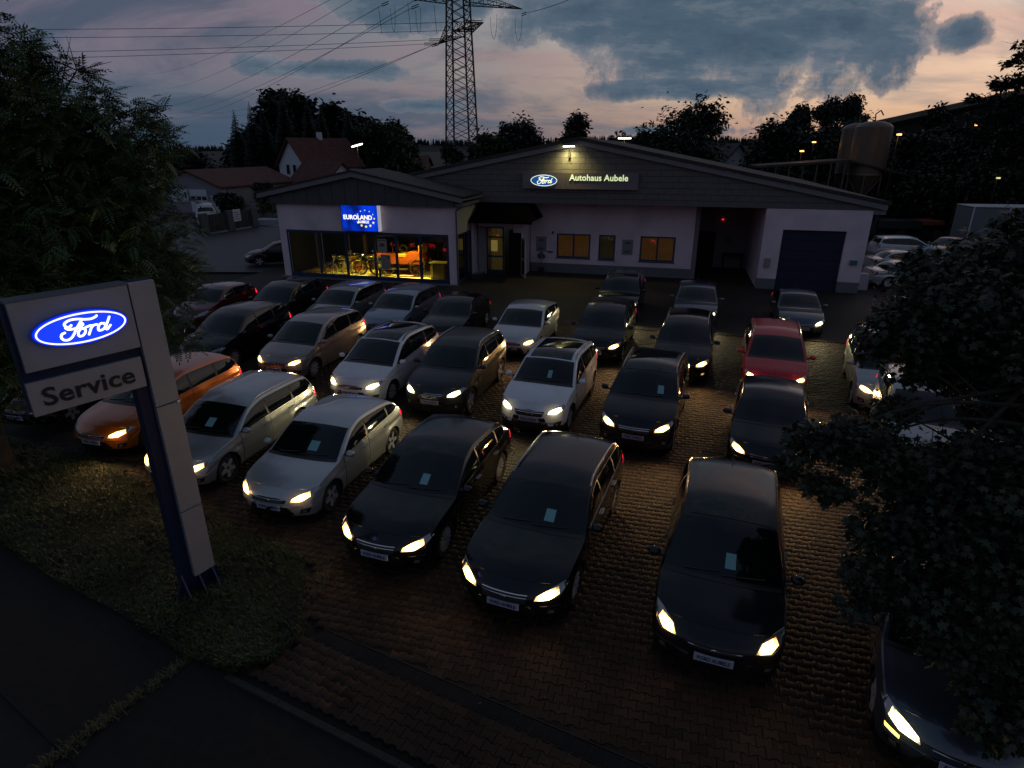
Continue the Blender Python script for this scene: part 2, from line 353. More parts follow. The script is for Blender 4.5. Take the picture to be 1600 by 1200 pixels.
def conifer(label, loc, h, w, m, seed=1, group=None, n=16, name='spruce_tree'):
    rs = random.Random(seed); root = thing(name, label, 'tree', loc, 0, group); MB().path([(0, 0, -.1), (0, 0, h)], [.012 * h + .05, .02], 6).build('trunk', BARK, root, 50)
    V = []; nr = np.random.RandomState(seed); P = []; Rm = []; S = []
    lev = int(n * 3.2)
    for i in range(lev):
        z = h * (.10 + .90 * i / lev); r = w / 2 * (1 - (z / h)) ** .85 + .12; k = max(7, int(15 * (1 - z / h) + 7)); a0 = rs.uniform(0, 6)
        for j in range(k):
            a = a0 + 2 * math.pi * j / k + rs.uniform(-.2, .2); rr = r * rs.uniform(.72, 1.12); P.append((0, 0, z + rs.uniform(-.1, .1) * h / lev)); S.append(rr); t = rs.uniform(.05, .38)
            ca, sa, ct, s_ = math.cos(a), math.sin(a), math.cos(t), math.sin(t); Rm.append(((ca * ct, -sa, ca * s_), (sa * ct, ca, sa * s_), (-s_, 0, ct)))
    # a bough: serrated drooping spray
    bv = [(0, 0, 0)]; bf = []
    for q in range(6):
        x = .18 + q * .16; wv = .34 * (1 - q / 7.0); bv += [(x - .07, -wv, -.06 - .03 * q), (x, 0, .02 - .01 * q), (x - .07, wv, -.06 - .03 * q), (x + .05, -wv * .3, -.02 * q), (x + .05, wv * .3, -.02 * q)]
    c = 0
    for q in range(6):
        k = 1 + 5 * q; pv = 0 if q == 0 else k - 4; bf += [(pv, k, k + 1), (pv, k + 1, k + 2), (k, k + 3, k + 1), (k + 1, k + 4, k + 2)]
    me = np_mesh('crown', [inst(bv, bf, np.array(P), np.array(Rm), np.array(S))]); me.materials.append(m); mesh_obj('crown', me, None, root); return root
# ================================================================== CARS
def pchip(xs, ys):
    xs = np.array(xs, float); ys = np.array(ys, float); h = np.diff(xs); d = np.diff(ys) / h; m = np.zeros(len(xs))
    for i in range(1, len(xs) - 1):
        if d[i - 1] * d[i] > 0:
            w1 = 2 * h[i] + h[i - 1]; w2 = h[i] + 2 * h[i - 1]; m[i] = (w1 + w2) / (w1 / d[i - 1] + w2 / d[i])
    m[0], m[-1] = d[0], d[-1]
    def f(x):
        x = min(max(x, xs[0]), xs[-1]); i = min(max(int(np.searchsorted(xs, x)) - 1, 0), len(xs) - 2); t = (x - xs[i]) / h[i]
        return float(ys[i] * (1 + 2 * t) * (1 - t) ** 2 + m[i] * h[i] * t * (1 - t) ** 2 + ys[i + 1] * t * t * (3 - 2 * t) + m[i + 1] * h[i] * t * t * (t - 1))
    return f
# xc,zc cowl; xh,zh screen header; xp,H roof peak; xr,zr rear header; xg,zg rear glass foot; wheels x
BODIES = {
 'hatch':   dict(L=4.36, W=1.82, H=1.48, xc=1.12, zc=.98, xh=1.93, zh=1.40, xp=2.45, xr=3.72, zr=1.36, xg=4.14, zg=1.03, xd0=1.38, xd1=2.42, xd2=3.42, wf=.88, wr=3.53, rw=.33, b0=.93, b1=1.03, nose=.70, win1=4.0),
 'estate':  dict(L=4.58, W=1.84, H=1.50, xc=1.10, zc=.98, xh=1.90, zh=1.41, xp=2.55, xr=4.12, zr=1.42, xg=4.42, zg=1.02, xd0=1.36, xd1=2.40, xd2=3.40, wf=.88, wr=3.52, rw=.33, b0=.92, b1=1.0, nose=.69, win1=4.28),
 'big_hatch': dict(L=4.78, W=1.89, H=1.48, xc=1.30, zc=.98, xh=2.18, zh=1.40, xp=2.70, xr=4.02, zr=1.38, xg=4.54, zg=1.04, xd0=1.52, xd1=2.62, xd2=3.66, wf=.96, wr=3.81, rw=.34, b0=.93, b1=1.01, nose=.70, win1=4.15),
 'big_estate': dict(L=4.84, W=1.89, H=1.49, xc=1.30, zc=.98, xh=2.18, zh=1.41, xp=2.75, xr=4.30, zr=1.41, xg=4.66, zg=1.03, xd0=1.52, xd1=2.62, xd2=3.66, wf=.96, wr=3.81, rw=.34, b0=.93, b1=1.01, nose=.70, win1=4.5),
 'suv':     dict(L=4.44, W=1.85, H=1.70, xc=1.12, zc=1.14, xh=1.88, zh=1.59, xp=2.45, xr=3.95, zr=1.60, xg=4.28, zg=1.22, xd0=1.36, xd1=2.38, xd2=3.34, wf=.86, wr=3.55, rw=.365, b0=1.07, b1=1.20, nose=.84, win1=4.15),
 'mpv':     dict(L=4.50, W=1.84, H=1.67, xc=.98, zc=1.08, xh=1.85, zh=1.56, xp=2.50, xr=4.00, zr=1.56, xg=4.36, zg=1.12, xd0=1.22, xd1=2.30, xd2=3.28, wf=.88, wr=3.66, rw=.33, b0=1.0, b1=1.12, nose=.76, win1=4.22),
 'small':   dict(L=3.97, W=1.72, H=1.48, xc=.98, zc=.99, xh=1.72, zh=1.39, xp=2.2, xr=3.42, zr=1.36, xg=3.80, zg=1.04, xd0=1.2, xd1=2.2, xd2=3.1, wf=.80, wr=3.29, rw=.31, b0=.94, b1=1.06, nose=.70, win1=3.65),
 'boxy':    dict(L=4.40, W=1.80, H=1.80, xc=.95, zc=1.12, xh=1.62, zh=1.68, xp=2.3, xr=4.10, zr=1.74, xg=4.30, zg=1.12, xd0=1.2, xd1=2.2, xd2=3.25, wf=.86, wr=3.55, rw=.33, b0=1.03, b1=1.08, nose=.78, win1=4.15),
 'sedan':   dict(L=4.45, W=1.74, H=1.40, xc=1.35, zc=.95, xh=2.1, zh=1.34, xp=2.6, xr=3.35, zr=1.32, xg=3.90, zg=1.0, xd0=1.55, xd1=2.5, xd2=3.35, wf=.82, wr=3.54, rw=.31, b0=.90, b1=.96, nose=.66, win1=3.62),
 'van':     dict(L=5.3, W=1.95, H=2.2, xc=.85, zc=1.2, xh=1.6, zh=2.0, xp=2.2, xr=5.1, zr=2.15, xg=5.24, zg=1.3, xd0=1.0, xd1=2.0, xd2=2.9, wf=.95, wr=4.2, rw=.34, b0=1.1, b1=1.2, nose=.95, win1=2.0),
}
RUBBER = mat('tyre_rubber', (.012, .012, .013), .75); ALLOY = mat('alloy', (.55, .55, .56), .32, .45); TRIM = mat('black_trim', (.010, .010, .011), .35)
CLADDING = mat('dark_plastic', (.02, .02, .02), .55); CHROME = mat('chrome', (.75, .75, .76), .12, 1.0); GREYMETAL = mat('satin_rail', (.42, .43, .45), .28, .9)
GLASS = mat('car_glass', (.004, .006, .007), .03, 0, 0, spec=.55); LENS = mat('lamp_lens', (.30, .31, .33), .10, .75, 1.0)
REDLENS = mat('tail_lens', (.35, .006, .010), .12, 0, 1, emit=(1, .02, .05), es=1.6); REDLIT = mat('tail_lens_lit', (.4, .01, .01), .12, 0, 1, emit=(1, .02, .06), es=9)
PLATE = mat('plate_white', (.42, .44, .52), .4); PLATEINK = mat('plate_ink', (.02, .02, .06), .5); SHEET = mat('price_paper', (.20, .42, .43), .5)
AMBER = mat('amber_lens', (.8, .3, .02), .2, 0, 1, emit=(1, .42, .06), es=9); SEAM = mat('seam_dark', (.004, .004, .004), .7)
BEAM = {'warm': ((1, .54, .14), (1, .58, .23)), 'white': ((1, .86, .40), (1, .84, .42)), 'off': None}
def lit_mat(kind):
    n = 'headlamp_' + kind
    if n in MATS: return MATS[n]
    m = mat(n, (.9, .8, .6), .15, 0, 1, emit=BEAM[kind][0], es=7.0)
    nt = m.node_tree; B = nt.nodes['Principled BSDF']; tc = nt.nodes.new('ShaderNodeTexCoord'); v = nt.nodes.new('ShaderNodeTexNoise'); v.inputs['Scale'].default_value = 26
    at_ = nt.nodes.new('ShaderNodeAttribute'); at_.attribute_name = 'glow'; nt.links.new(tc.outputs['Object'], v.inputs[0])
    k = nt.nodes.new('ShaderNodeMath'); k.operation = 'MULTIPLY_ADD'; k.inputs[1].default_value = .7; nt.links.new(v.outputs[0], k.inputs[0]); nt.links.new(at_.outputs['Fac'], k.inputs[2])
    r = nt.nodes.new('ShaderNodeMapRange'); r.interpolation_type = 'SMOOTHSTEP'; r.inputs[1].default_value = .32; r.inputs[2].default_value = .95; r.inputs[3].default_value = .45; r.inputs[4].default_value = 10.0
    nt.links.new(k.outputs[0], r.inputs[0]); nt.links.new(r.outputs[0], B.inputs['Emission Strength']); return m
def glow_attr(me):
    if me is None: return None
    co = np.array([v.co[:] for v in me.vertices]); c = co.mean(0); d = (co - c) / (np.abs(co - c).max(0) + 1e-4); c2 = c * 0; r = np.clip(np.sqrt((d[:, 1] ** 2 + d[:, 2] ** 2) / 1.25), 0, 1)
    a = me.attributes.new('glow', 'FLOAT', 'POINT'); a.data.foreach_set('value', (1 - r).astype(np.float32)); return me
SPILL = .9
def paint(name, col, metal=.55, rough=.34):
    return mat('paint_' + name, col, rough, metal, 1.0 if max(col) > .06 else .08, noise=.05, nscale=3, rnoise=.12)
class Shape:
    def __init__(s, P):
        s.P = P; L, Wd, H = P['L'], P['W'], P['H']; hw = Wd / 2; s.L = L; s.hw = hw; nz = P['nose']; fx = P.get('flare', .012)
        xc, zc, xh, zh, xp, xr, zr, xg, zg = (P[k] for k in ('xc', 'zc', 'xh', 'zh', 'xp', 'xr', 'zr', 'xg', 'zg'))
        hood = [(0, .50), (.012, nz - .13), (.045, nz - .06), (.11, nz), (.28, nz + (zc - nz) * .40), (.62, nz + (zc - nz) * .72), (xc - .08, zc - .012), (xc, zc + .01)]
        rear = [(xr, zr), (xr + (xg - xr) * .5, (zr + zg) / 2 + .03), (xg, zg)]
        if L - xg > .3: rear += [(xg + .12, zg - .01), (L - .06, zg - .06), (L - .015, .66), (L, .48)]
        else: rear += [(L - .05, max(.80, zg - .18)), (L - .012, .62), (L, .48)]
        pts = hood + [((xc + xh) / 2, (zc + zh) / 2 + .02), (xh, zh), (xp, H), ((xp + xr) / 2, (H + zr) / 2 + .025)] + rear
        s.zt = pchip(*zip(*pts))
        s.z0 = pchip([0, .012, .06, .3, L / 2, L - .35, L - .08, L - .012, L], [.46, .33, .23, .19, .18, .21, .27, .36, .46])
        s.w = pchip([0, .1, .4, .8, 1.5, L - .9, L - .3, L - .06, L], [hw * .90, hw * .94, hw * .975, hw * .995, hw, hw, hw * .965, hw * .92, hw * .86])
        s.belt = pchip([0, xc, P['xd2'], L], [P['b0'] - .12, P['b0'], P['b1'], P['b1'] + .03])
        s.bow = pchip([0, .3, xc, xh, xp, xr, xg, L], [.36, .27, .17, .13, .0, -.05, -.10, -.15])
    def zB(s, x):
        t = s.zt(x); return max(s.z0(x) + .01, min(s.belt(x), t - .05))
    def zR(s, x):
        b = s.zB(x); t = s.zt(x); return max(b + .004, t - .065) if t - .065 > b else b + .004
    def P3(s, x, y, z):
        b = s.bow(x) * abs(y / s.hw) ** 2.5; return (s.L / 2 - (x + b), y, z)
    def wB(s, x):
        return s.w(x) * .965
    def side(s, x, t):
        z0, zb = s.z0(x), s.zB(x); w = s.w(x); z = z0 + (zb - z0) * t
        y = w * (1 - .07 * (1 - min(1, t / .5)) ** 1.6 - .035 * max(0, (t - .62) / .38) ** 1.6) - .012 * math.exp(-((t - .70) / .05) ** 2) + .006 * math.exp(-((t - .82) / .05) ** 2)
        for xw in (s.P['wf'], s.P['wr']):
            r = math.hypot(x - xw + (s.bow(x)) * .9, z - s.P['rw']); k = s.P['rw'] + .06
            y += .022 * math.exp(-((r - k) / .07) ** 2)
        return y, z
    def wR(s, x):
        return s.wB(x) - .34 * (s.zR(x) - s.zB(x)) - .010
    def green(s, x, g):
        zb, zr = s.zB(x), s.zR(x); y0 = s.side(x, 1)[0]; y1 = s.wR(x); return y0 + (y1 - y0) * g + .018 * math.sin(math.pi * g) * min(1, (zr - zb) / .3), zb + (zr - zb) * g
    def top(s, x, q):
        zr, zt = s.zR(x), s.zt(x); y = s.wR(x); return y * q, zr + (zt - zr) * (1 - abs(q) ** 2.3)
    def section(s, x):
        o = []
        z0 = s.z0(x); y, z = s.side(x, 0); o += [(0, z0), (y * .5, z0), (y * .93, z0)]
        for t in (.03, .10, .18, .27, .36, .45, .54, .61, .66, .70, .74, .79, .84, .89, .94, .985): o.append(s.side(x, t))
        zb, zr = s.zB(x), s.zR(x)
        for g in (.04, .2, .4, .6, .8, .92): o.append(s.green(x, g))
        a = s.green(x, 1.0); o.append(((a[0] + s.top(x, .975)[0]) / 2, (a[1] + s.top(x, .975)[1]) / 2 + .004))
        for q in (.965, .92, .84, .72, .58, .42, .26, .12, 0): o.append(s.top(x, q))
        return o
    def grid(s):
        L = s.L; xs = [0, .006, .016, .032, .055, .085, .125, .18, .25, .33]
        x = .42
        while x < L - .42: xs.append(x); x += .085
        xs += [L - v for v in (.36, .28, .21, .15, .10, .065, .04, .02, .008, 0)]
        V = []; secs = []
        for x in xs:
            o = s.section(x); n = len(o); k = len(V)
            ring = o + [(-y, z) for y, z in reversed(o[1:-1])]
            V += [s.P3(x, y, z) for y, z in ring]; secs.append(k); m = len(ring)
        F = []
        for i in range(len(xs) - 1):
            for j in range(m):
                a, b = secs[i] + j, secs[i] + (j + 1) % m; c, d = secs[i + 1] + (j + 1) % m, secs[i + 1] + j; F.append((a, d, c, b))
        F.append(tuple(range(m))); F.append(tuple(reversed(range(secs[-1], secs[-1] + m)))); return V, F
def densify(poly, res):
    out = []
    for i in range(len(poly)):
        a, b = Vector(poly[i]), Vector(poly[(i + 1) % len(poly)]); n = max(1, int((b - a).length / res))
        out += [a.lerp(b, j / n) for j in range(n)]
    return out
def fill(poly, res):
    """triangulate a 2-D polygon with inner points; returns (pts2d, faces)"""
    bm = bmesh.new(); vs = [bm.verts.new((p[0], p[1], 0)) for p in densify(poly, res)]; bm.faces.new(vs)
    bmesh.ops.triangulate(bm, faces=bm.faces)
    for _ in range(7):
        E = [e for e in bm.edges if e.calc_length() > res * 1.7]
        if not E: break
        bmesh.ops.subdivide_edges(bm, edges=E, cuts=1); bmesh.ops.triangulate(bm, faces=[f for f in bm.faces if len(f.verts) > 3])
        bmesh.ops.beautify_fill(bm, faces=bm.faces, edges=[e for e in bm.edges if not e.is_boundary])
    bm.verts.index_update(); return bm
def patch(bvh, poly, axis, off, res=.06, side=1, thick=.01, skip_miss=True):
    """project polygon on the body: axis 'x' front view (y,z), 'r' rear view, 'y' side view (X,z), 'z' top view (X,y)"""
    bm = fill(poly, res); dead = []; last = None
    for v in bm.verts:
        a, b = v.co.x, v.co.y
        if axis == 'x': o, d = Vector((6, a, b)), Vector((-1, 0, 0))
        elif axis == 'r': o, d = Vector((-6, a, b)), Vector((1, 0, 0))
        elif axis == 'y': o, d = Vector((a, 4 * side, b)), Vector((0, -side, 0))
        else: o, d = Vector((a, b, 6)), Vector((0, 0, -1))
        hit, nrm, _, _ = bvh.ray_cast(o, d)
        if hit is None: dead.append(v); continue
        if nrm.dot(d) > 0: nrm = -nrm
        v.co = hit + nrm * off; v.normal = nrm
    if dead: bmesh.ops.delete(bm, geom=dead, context='VERTS')
    if not bm.faces: bm.free(); return None
    bm.normal_update(); d0 = {'x': Vector((1, 0, 0)), 'r': Vector((-1, 0, 0)), 'y': Vector((0, side, 0)), 'z': Vector((0, 0, 1))}[axis]
    if sum(f.normal.dot(d0) for f in bm.faces) < 0: bmesh.ops.reverse_faces(bm, faces=bm.faces)
    if thick:
        be = [e for e in bm.edges if e.is_boundary]; r = bmesh.ops.extrude_edge_only(bm, edges=be)
        nv = [g for g in r['geom'] if isinstance(g, bmesh.types.BMVert)]
        for v in nv: v.co -= d0 * thick
    me = bpy.data.meshes.new('patch'); bm.to_mesh(me); bm.free(); smooth(me, 40); return me
def surf(s, fn, xs, qs, off, thick=.006, edge=True):
    """patch sampled straight from the parametric body (fn = s.top / s.green); one offset sheet with a turned-in edge"""
    def pt(x, q):
        y, z = fn(x, q); return Vector(s.P3(x, y, z))
    V = []; nx, nq = len(xs), len(qs[0])
    for i, x in enumerate(xs):
        for q in qs[i]:
            e = 1e-3; p = pt(x, q); dx = pt(min(x + e, s.L - 1e-4), q) - pt(x - e, q); qq = (q - e, q + e); dq = pt(x, qq[1]) - pt(x, qq[0]); n = dx.cross(dq)
            n.normalize()
            if n.dot(Vector((p.x * .0, p.y, 1.0 if fn == s.top else .0))) < 0: n = -n
            V.append(p + n * off)
    F = [(i * nq + j, (i + 1) * nq + j, (i + 1) * nq + j + 1, i * nq + j + 1) for i in range(nx - 1) for j in range(nq - 1)]
    me = bpy.data.meshes.new('sheet'); me.from_pydata([tuple(v) for v in V], [], F)
    bm = bmesh.new(); bm.from_mesh(me); bmesh.ops.recalc_face_normals(bm, faces=bm.faces)
    up = sum(f.normal.dot(Vector((0, f.calc_center_median().y, 1.0))) * f.calc_area() for f in bm.faces)
    if up < 0: bmesh.ops.reverse_faces(bm, faces=bm.faces)
    if thick:
        nrm = {v: v.normal.copy() for v in bm.verts}; be = [e for e in bm.edges if e.is_boundary]; r = bmesh.ops.extrude_edge_only(bm, edges=be)
        for g in r['geom']:
            if isinstance(g, bmesh.types.BMVert): g.co -= Vector((0, 0, 1)) * thick if fn == s.top else Vector((0, math.copysign(thick, g.co.y), 0))
    bm.to_mesh(me); bm.free(); smooth(me, 40); return me
def lin(a, b, n): return [a + (b - a) * i / (n - 1) for i in range(n)]
WHEEL_CACHE = {}
def wheel_meshes(rw, style):
    k = (rw, style)
    if k in WHEEL_CACHE: return WHEEL_CACHE[k]
    wd = .205; t = MB(); M = Matrix.Rotation(math.pi / 2, 4, 'X')
    rr = rw * .70
    t.lathe([(rr, -wd / 2 + .01), (rw * .93, -wd / 2), (rw * .985, -wd / 2 + .025), (rw, -wd / 2 + .06), (rw, wd / 2 - .06), (rw * .985, wd / 2 - .025), (rw * .93, wd / 2), (rr, wd / 2 - .01)], 28, M)
    tyre = t.mesh('tyre', 40); tyre.materials.append(RUBBER)
    r = MB(); ya = -wd / 2 + .012
    r.lathe([(rr + .004, -wd / 2 + .006), (rr - .012, -wd / 2 + .004), (rr - .02, -wd / 2 + .03), (rr - .03, wd / 2 - .02)], 28, M)
    r.lathe([(.0, ya + .012), (.035, ya + .012), (.05, ya + .03), (.05, ya + .08)], 12, M)
    ns, a0, a1 = {'five': (5, .055, .040), 'ten': (10, .020, .020), 'multi': (16, .012, .016), 'seven': (7, .032, .028), 'cover': (9, .05, .045)}[style]
    for i in range(ns):
        t_ = 2 * math.pi * i / ns; c, s_ = math.cos(t_), math.sin(t_)
        for (ra, rb, ha, hb, y0, y1) in ((.035, rr - .012, a0, a1, ya + .012, ya + .002),):
            P = []
            for rad, hwid, yy in ((ra, ha, y0), (rb, hb, y1)):
                for sg in (-1, 1): P.append(Vector((rad * c - sg * hwid * s_, yy, rad * s_ + sg * hwid * c)))
            B_ = [p + Vector((0, .03, 0)) for p in P]
            r.face([P[0], P[1], P[3], P[2]]); r.face([P[0], P[2], B_[2], B_[0]]); r.face([P[1], B_[1], B_[3], P[3]])
    rim = r.mesh('rim', 30); rim.materials.append(ALLOY)
    d = MB(); d.lathe([(0, ya + .055), (rr - .03, ya + .055)], 20, M); disc = d.mesh('brake_disc', 30); disc.materials.append(CLADDING)
    WHEEL_CACHE[k] = (tyre, rim, disc); return WHEEL_CACHE[k]
TEXT_CACHE = {}
def plate_text():
    if 'p' not in TEXT_CACHE:
        o = text_obj('plate_lettering', 'FORD AUBELE', .085, .0015, PLATEINK, None, Matrix(), .002); me = o.data; bpy.data.objects.remove(o)
        me.transform(Matrix.Scale(.8, 4, Vector((1, 0, 0))))
        me.transform(Matrix(((0, 0, 1, 0), (1, 0, 0, 0), (0, 1, 0, 0), (0, 0, 0, 1)))); TEXT_CACHE['p'] = me
    return TEXT_CACHE['p']
def mirror_y(poly): return [(-a, b) for a, b in reversed(poly)]
CARS = 0
DIMRED = mat('tail_lens_off', (.16, .01, .012), .15, 0, 1)
def make_car(label, cat, body, paint_mat, loc, yaw, beam='warm', wheel='five', near=2, name='parked_car', rails=None, pano=False, chrome=False, sheet=None, plate=True,
             lamp='sweep', grille='bar', group=None, amber=None, power=62, tail=False, antenna=True, visible_left=True, foglit=False, cladding=False, mirrors=True, door_seams=True, power_r=None, badge=True):
    global CARS; CARS += 1
    P = dict(BODIES[body]); s = Shape(P); L = P['L']; hw = s.hw; rw = P['rw']; nz = P['nose']
    root = thing(name, label, cat, loc, yaw, group)
    V, F = s.grid(); me = bpy.data.meshes.new('body'); me.from_pydata(V, [], F)
    bm = bmesh.new(); bm.from_mesh(me); bmesh.ops.recalc_face_normals(bm, faces=bm.faces); bm.to_mesh(me)
    bvh = BVHTree.FromBMesh(bm); bm.free()
    me.materials.append(paint_mat); me.materials.append(CLADDING)
    ob = mesh_obj('body', me, None, None)
    # wheel wells cut out of the body
    c = MB(); ra = rw + .045; wells = [(L / 2 - P['wf'], 1), (L / 2 - P['wf'], -1), (L / 2 - P['wr'], 1), (L / 2 - P['wr'], -1)]
    for wx, sg in wells: c.tube((wx, sg * (hw + .2), rw), (wx, sg * (hw - .34), rw), ra, ra, 26)
    cm = c.mesh('cutter'); co = mesh_obj('cutter', cm, None); md = ob.modifiers.new('b', 'BOOLEAN'); md.operation = 'DIFFERENCE'; md.solver = 'EXACT'; md.object = co
    bpy.context.view_layer.update(); dg = bpy.context.evaluated_depsgraph_get(); nm = bpy.data.meshes.new_from_object(ob.evaluated_get(dg))
    ob.modifiers.clear(); ob.data = nm; ob.parent = root; bpy.data.objects.remove(co); nm.name = 'body'
    while len(nm.materials) < 2: nm.materials.append(CLADDING)
    for p in nm.polygons:
        q = p.center; k = 0
        for wx, sg in wells:
            if abs(math.hypot(q.x - wx, q.z - rw) - ra) < .012 and abs(p.normal.y) < .5 and q.y * sg > hw - .36: k = 1
            if math.hypot(q.x - wx, q.z - rw) < ra - .01 and q.y * sg > 0: k = 1
        if q.z < (.40 if cladding else .235): k = 1
        p.material_index = k
    smooth(nm, 38)
    def add(me_, nm_, m, par=None, lab=None):
        if me_ is None: return None
        if not me_.materials: me_.materials.append(m)
        o = mesh_obj(nm_, me_, None, par or root)
        if lab: o['label'] = lab
        return o
    xc, xh, xr, xg = P['xc'], P['xh'], P['xr'], P['xg']
    # glazing
    add(surf(s, s.top, lin(xc + .02, xh - .015, 9), [lin(-.93, .93, 13)] * 9, .004), 'windscreen', GLASS)
    add(surf(s, s.top, lin(xr + .05, xg - .03, 5), [lin(-.9, .9, 9)] * 5, .004), 'rear_window', GLASS)
    if pano: add(surf(s, s.top, lin(xh + .05, xr - .35, 14), [lin(-.80, .80, 15)] * 14, .008), 'glass_roof', GLASS)
    x0 = xc + .16
    while s.zR(x0) - s.zB(x0) < .09: x0 += .02
    x1 = P['win1']
    sides = (1, -1)
    for sg in sides:
        def gq(x): h = s.zR(x) - s.zB(x); lo = .02 / max(h, .05); k = max(0, (x - (x1 - .28)) / .28); lo += k * k * .45; return lo, 1 - .05 / max(h, .05)
        xs = lin(x0, x1, 16)
        if near > 0:
            me_ = surf(s, s.green, xs, [lin(gq(x)[0] - .01, max(gq(x)[1], gq(x)[0] + .01), 4) for x in xs], .002)
            if sg < 0: me_.transform(Matrix.Scale(-1, 4, Vector((0, 1, 0)))); me_.flip_normals()
            add(me_, 'window_surround', TRIM)
        cuts = [(x0 + .02, P['xd1'] - .03), (P['xd1'] + .05, P['xd2'] - .04), (P['xd2'] + .04, x1 - .03)]
        if body == 'van': cuts = cuts[:1]
        for a, b in cuts:
            if b - a < .12: continue
            xs = lin(a, b, 8); me_ = surf(s, s.green, xs, [lin(gq(x)[0] + .015, max(gq(x)[1] - .03, gq(x)[0] + .03), 4) for x in xs], .006)
            if sg < 0: me_.transform(Matrix.Scale(-1, 4, Vector((0, 1, 0)))); me_.flip_normals()
            add(me_, 'side_window', GLASS)
        if chrome:
            xs = lin(x0, x1, 16); me_ = surf(s, s.green, xs, [[gq(x)[0] - .04, gq(x)[0] + .02] for x in xs], .009)
            if sg < 0: me_.transform(Matrix.Scale(-1, 4, Vector((0, 1, 0)))); me_.flip_normals()
            add(me_, 'chrome_strip', CHROME)
    # bonnet and doors as panels of their own
    if near > 0:
        add(surf(s, s.top, lin(.22, xc - .07, 9), [lin(-.88, .88, 11)] * 9, .0035, .004), 'bonnet', paint_mat)
        add(surf(s, s.top, [xc - .055, xc - .03, xc + .0, xc + .015, xc + .03], [lin(-.95, .95, 15)] * 5, .007, .004), 'cowl', TRIM)
        def X(x, z=.7): return L / 2 - x - s.bow(x) * .95
        for sg in sides:
            for di, (a, b) in enumerate(((P['xd0'] - .12, P['xd1'] - .005), (P['xd1'] + .005, P['xd2']))):
                zl = .30; xa, xb = X(a), X(b); za = s.zB(a) - .015; zb_ = s.zB(b) - .015; poly = [(xa, zl), (xa, za)] + [(xa + (xb - xa) * t, s.zB(a + (b - a) * t) - .015) for t in (.25, .5, .75)] + [(xb, zb_)]
                if di == 1:
                    wx = L / 2 - P['wr']; rr_ = ra + .05
                    pts = []
                    for t in range(9):
                        an = R(20 + t * 16); px_, pz = wx + rr_ * math.cos(an), rw + rr_ * math.sin(an)
                        if px_ > xb and px_ < xa and pz > zl: pts.append((px_, pz))
                    if pts:
                        poly = poly[:-1] + [(xb, zb_)] + sorted([(xb, min(zb_ - .1, rw + rr_))] + pts, key=lambda q: q[0]) + [(max(q[0] for q in pts) + .02, zl)]
                    else: poly += [(xb, zl)]
                else: poly += [(xb, zl)]
                if near > 1:
                    cx_ = sum(p[0] for p in poly) / len(poly); cz_ = sum(p[1] for p in poly) / len(poly)
                    pts = []
                    for q in densify(poly + [poly[0]], .10):
                        hit = bvh.ray_cast(Vector((q[0], 4 * sg, q[1])), Vector((0, -sg, 0)))[0]
                        if hit is not None: pts.append(hit + Vector((0, sg * .0015, 0)))
                    if len(pts) > 3: MB().path(pts, .0055, 4).build('door_seam', SEAM, root)
                me_ = patch(bvh, poly, 'y', .006, .07, sg, .008); d = add(me_, 'door', paint_mat)
                hx = xb + .16; hz = min(za, zb_) - .09; hit = bvh.ray_cast(Vector((hx, 3 * sg, hz)), Vector((0, -sg, 0)))[0]
                if hit is not None and d is not None:
                    h = MB(); y = hit.y; h.box((hx - .10, min(y + sg * .012, y + sg * .035), hz - .014), (hx + .10, max(y + sg * .012, y + sg * .035), hz + .014)); h.box((hx - .09, min(y, y + sg * .014), hz - .012), (hx - .075, max(y, y + sg * .014), hz + .012)); h.box((hx + .075, min(y, y + sg * .014), hz - .012), (hx + .09, max(y, y + sg * .014), hz + .012))
                    h.build('door_handle', paint_mat if not chrome else CHROME, d)
    # front face
    g = nz - .70
    if lamp == 'sweep': hp = [(hw * .50, .565 + g), (hw * .70, .57 + g), (hw * .86, .62 + g), (hw * .945, .72 + g), (hw * .90, .765 + g), (hw * .74, .715 + g), (hw * .52, .625 + g)]; lp = [(hw * .54, .578 + g), (hw * .72, .585 + g), (hw * .83, .635 + g), (hw * .80, .705 + g), (hw * .66, .668 + g), (hw * .56, .625 + g)]
    elif lamp == 'tall': hp = [(hw * .56, .60 + g), (hw * .80, .56 + g), (hw * .93, .66 + g), (hw * .93, .80 + g), (hw * .80, .775 + g), (hw * .62, .70 + g)]; lp = [(hw * .60, .61 + g), (hw * .76, .60 + g), (hw * .84, .66 + g), (hw * .80, .73 + g), (hw * .66, .69 + g)]
    elif lamp == 'square': hp = [(hw * .56, .55 + g), (hw * .90, .55 + g), (hw * .94, .70 + g), (hw * .60, .68 + g)]; lp = [(hw * .62, .57 + g), (hw * .80, .57 + g), (hw * .82, .66 + g), (hw * .64, .66 + g)]
    else: hp = [(hw * .44, .54 + g), (hw * .62, .52 + g), (hw * .84, .60 + g), (hw * .95, .74 + g), (hw * .90, .755 + g), (hw * .72, .66 + g), (hw * .50, .60 + g)]; lp = [(hw * .47, .55 + g), (hw * .61, .545 + g), (hw * .72, .59 + g), (hw * .74, .645 + g), (hw * .58, .61 + g)]
    _cy = sum(q[0] for q in lp) / len(lp); _cz = sum(q[1] for q in lp) / len(lp); lp = [(_cy + (q[0] - _cy) * 1.22, _cz + (q[1] - _cz) * 1.18) for q in lp]
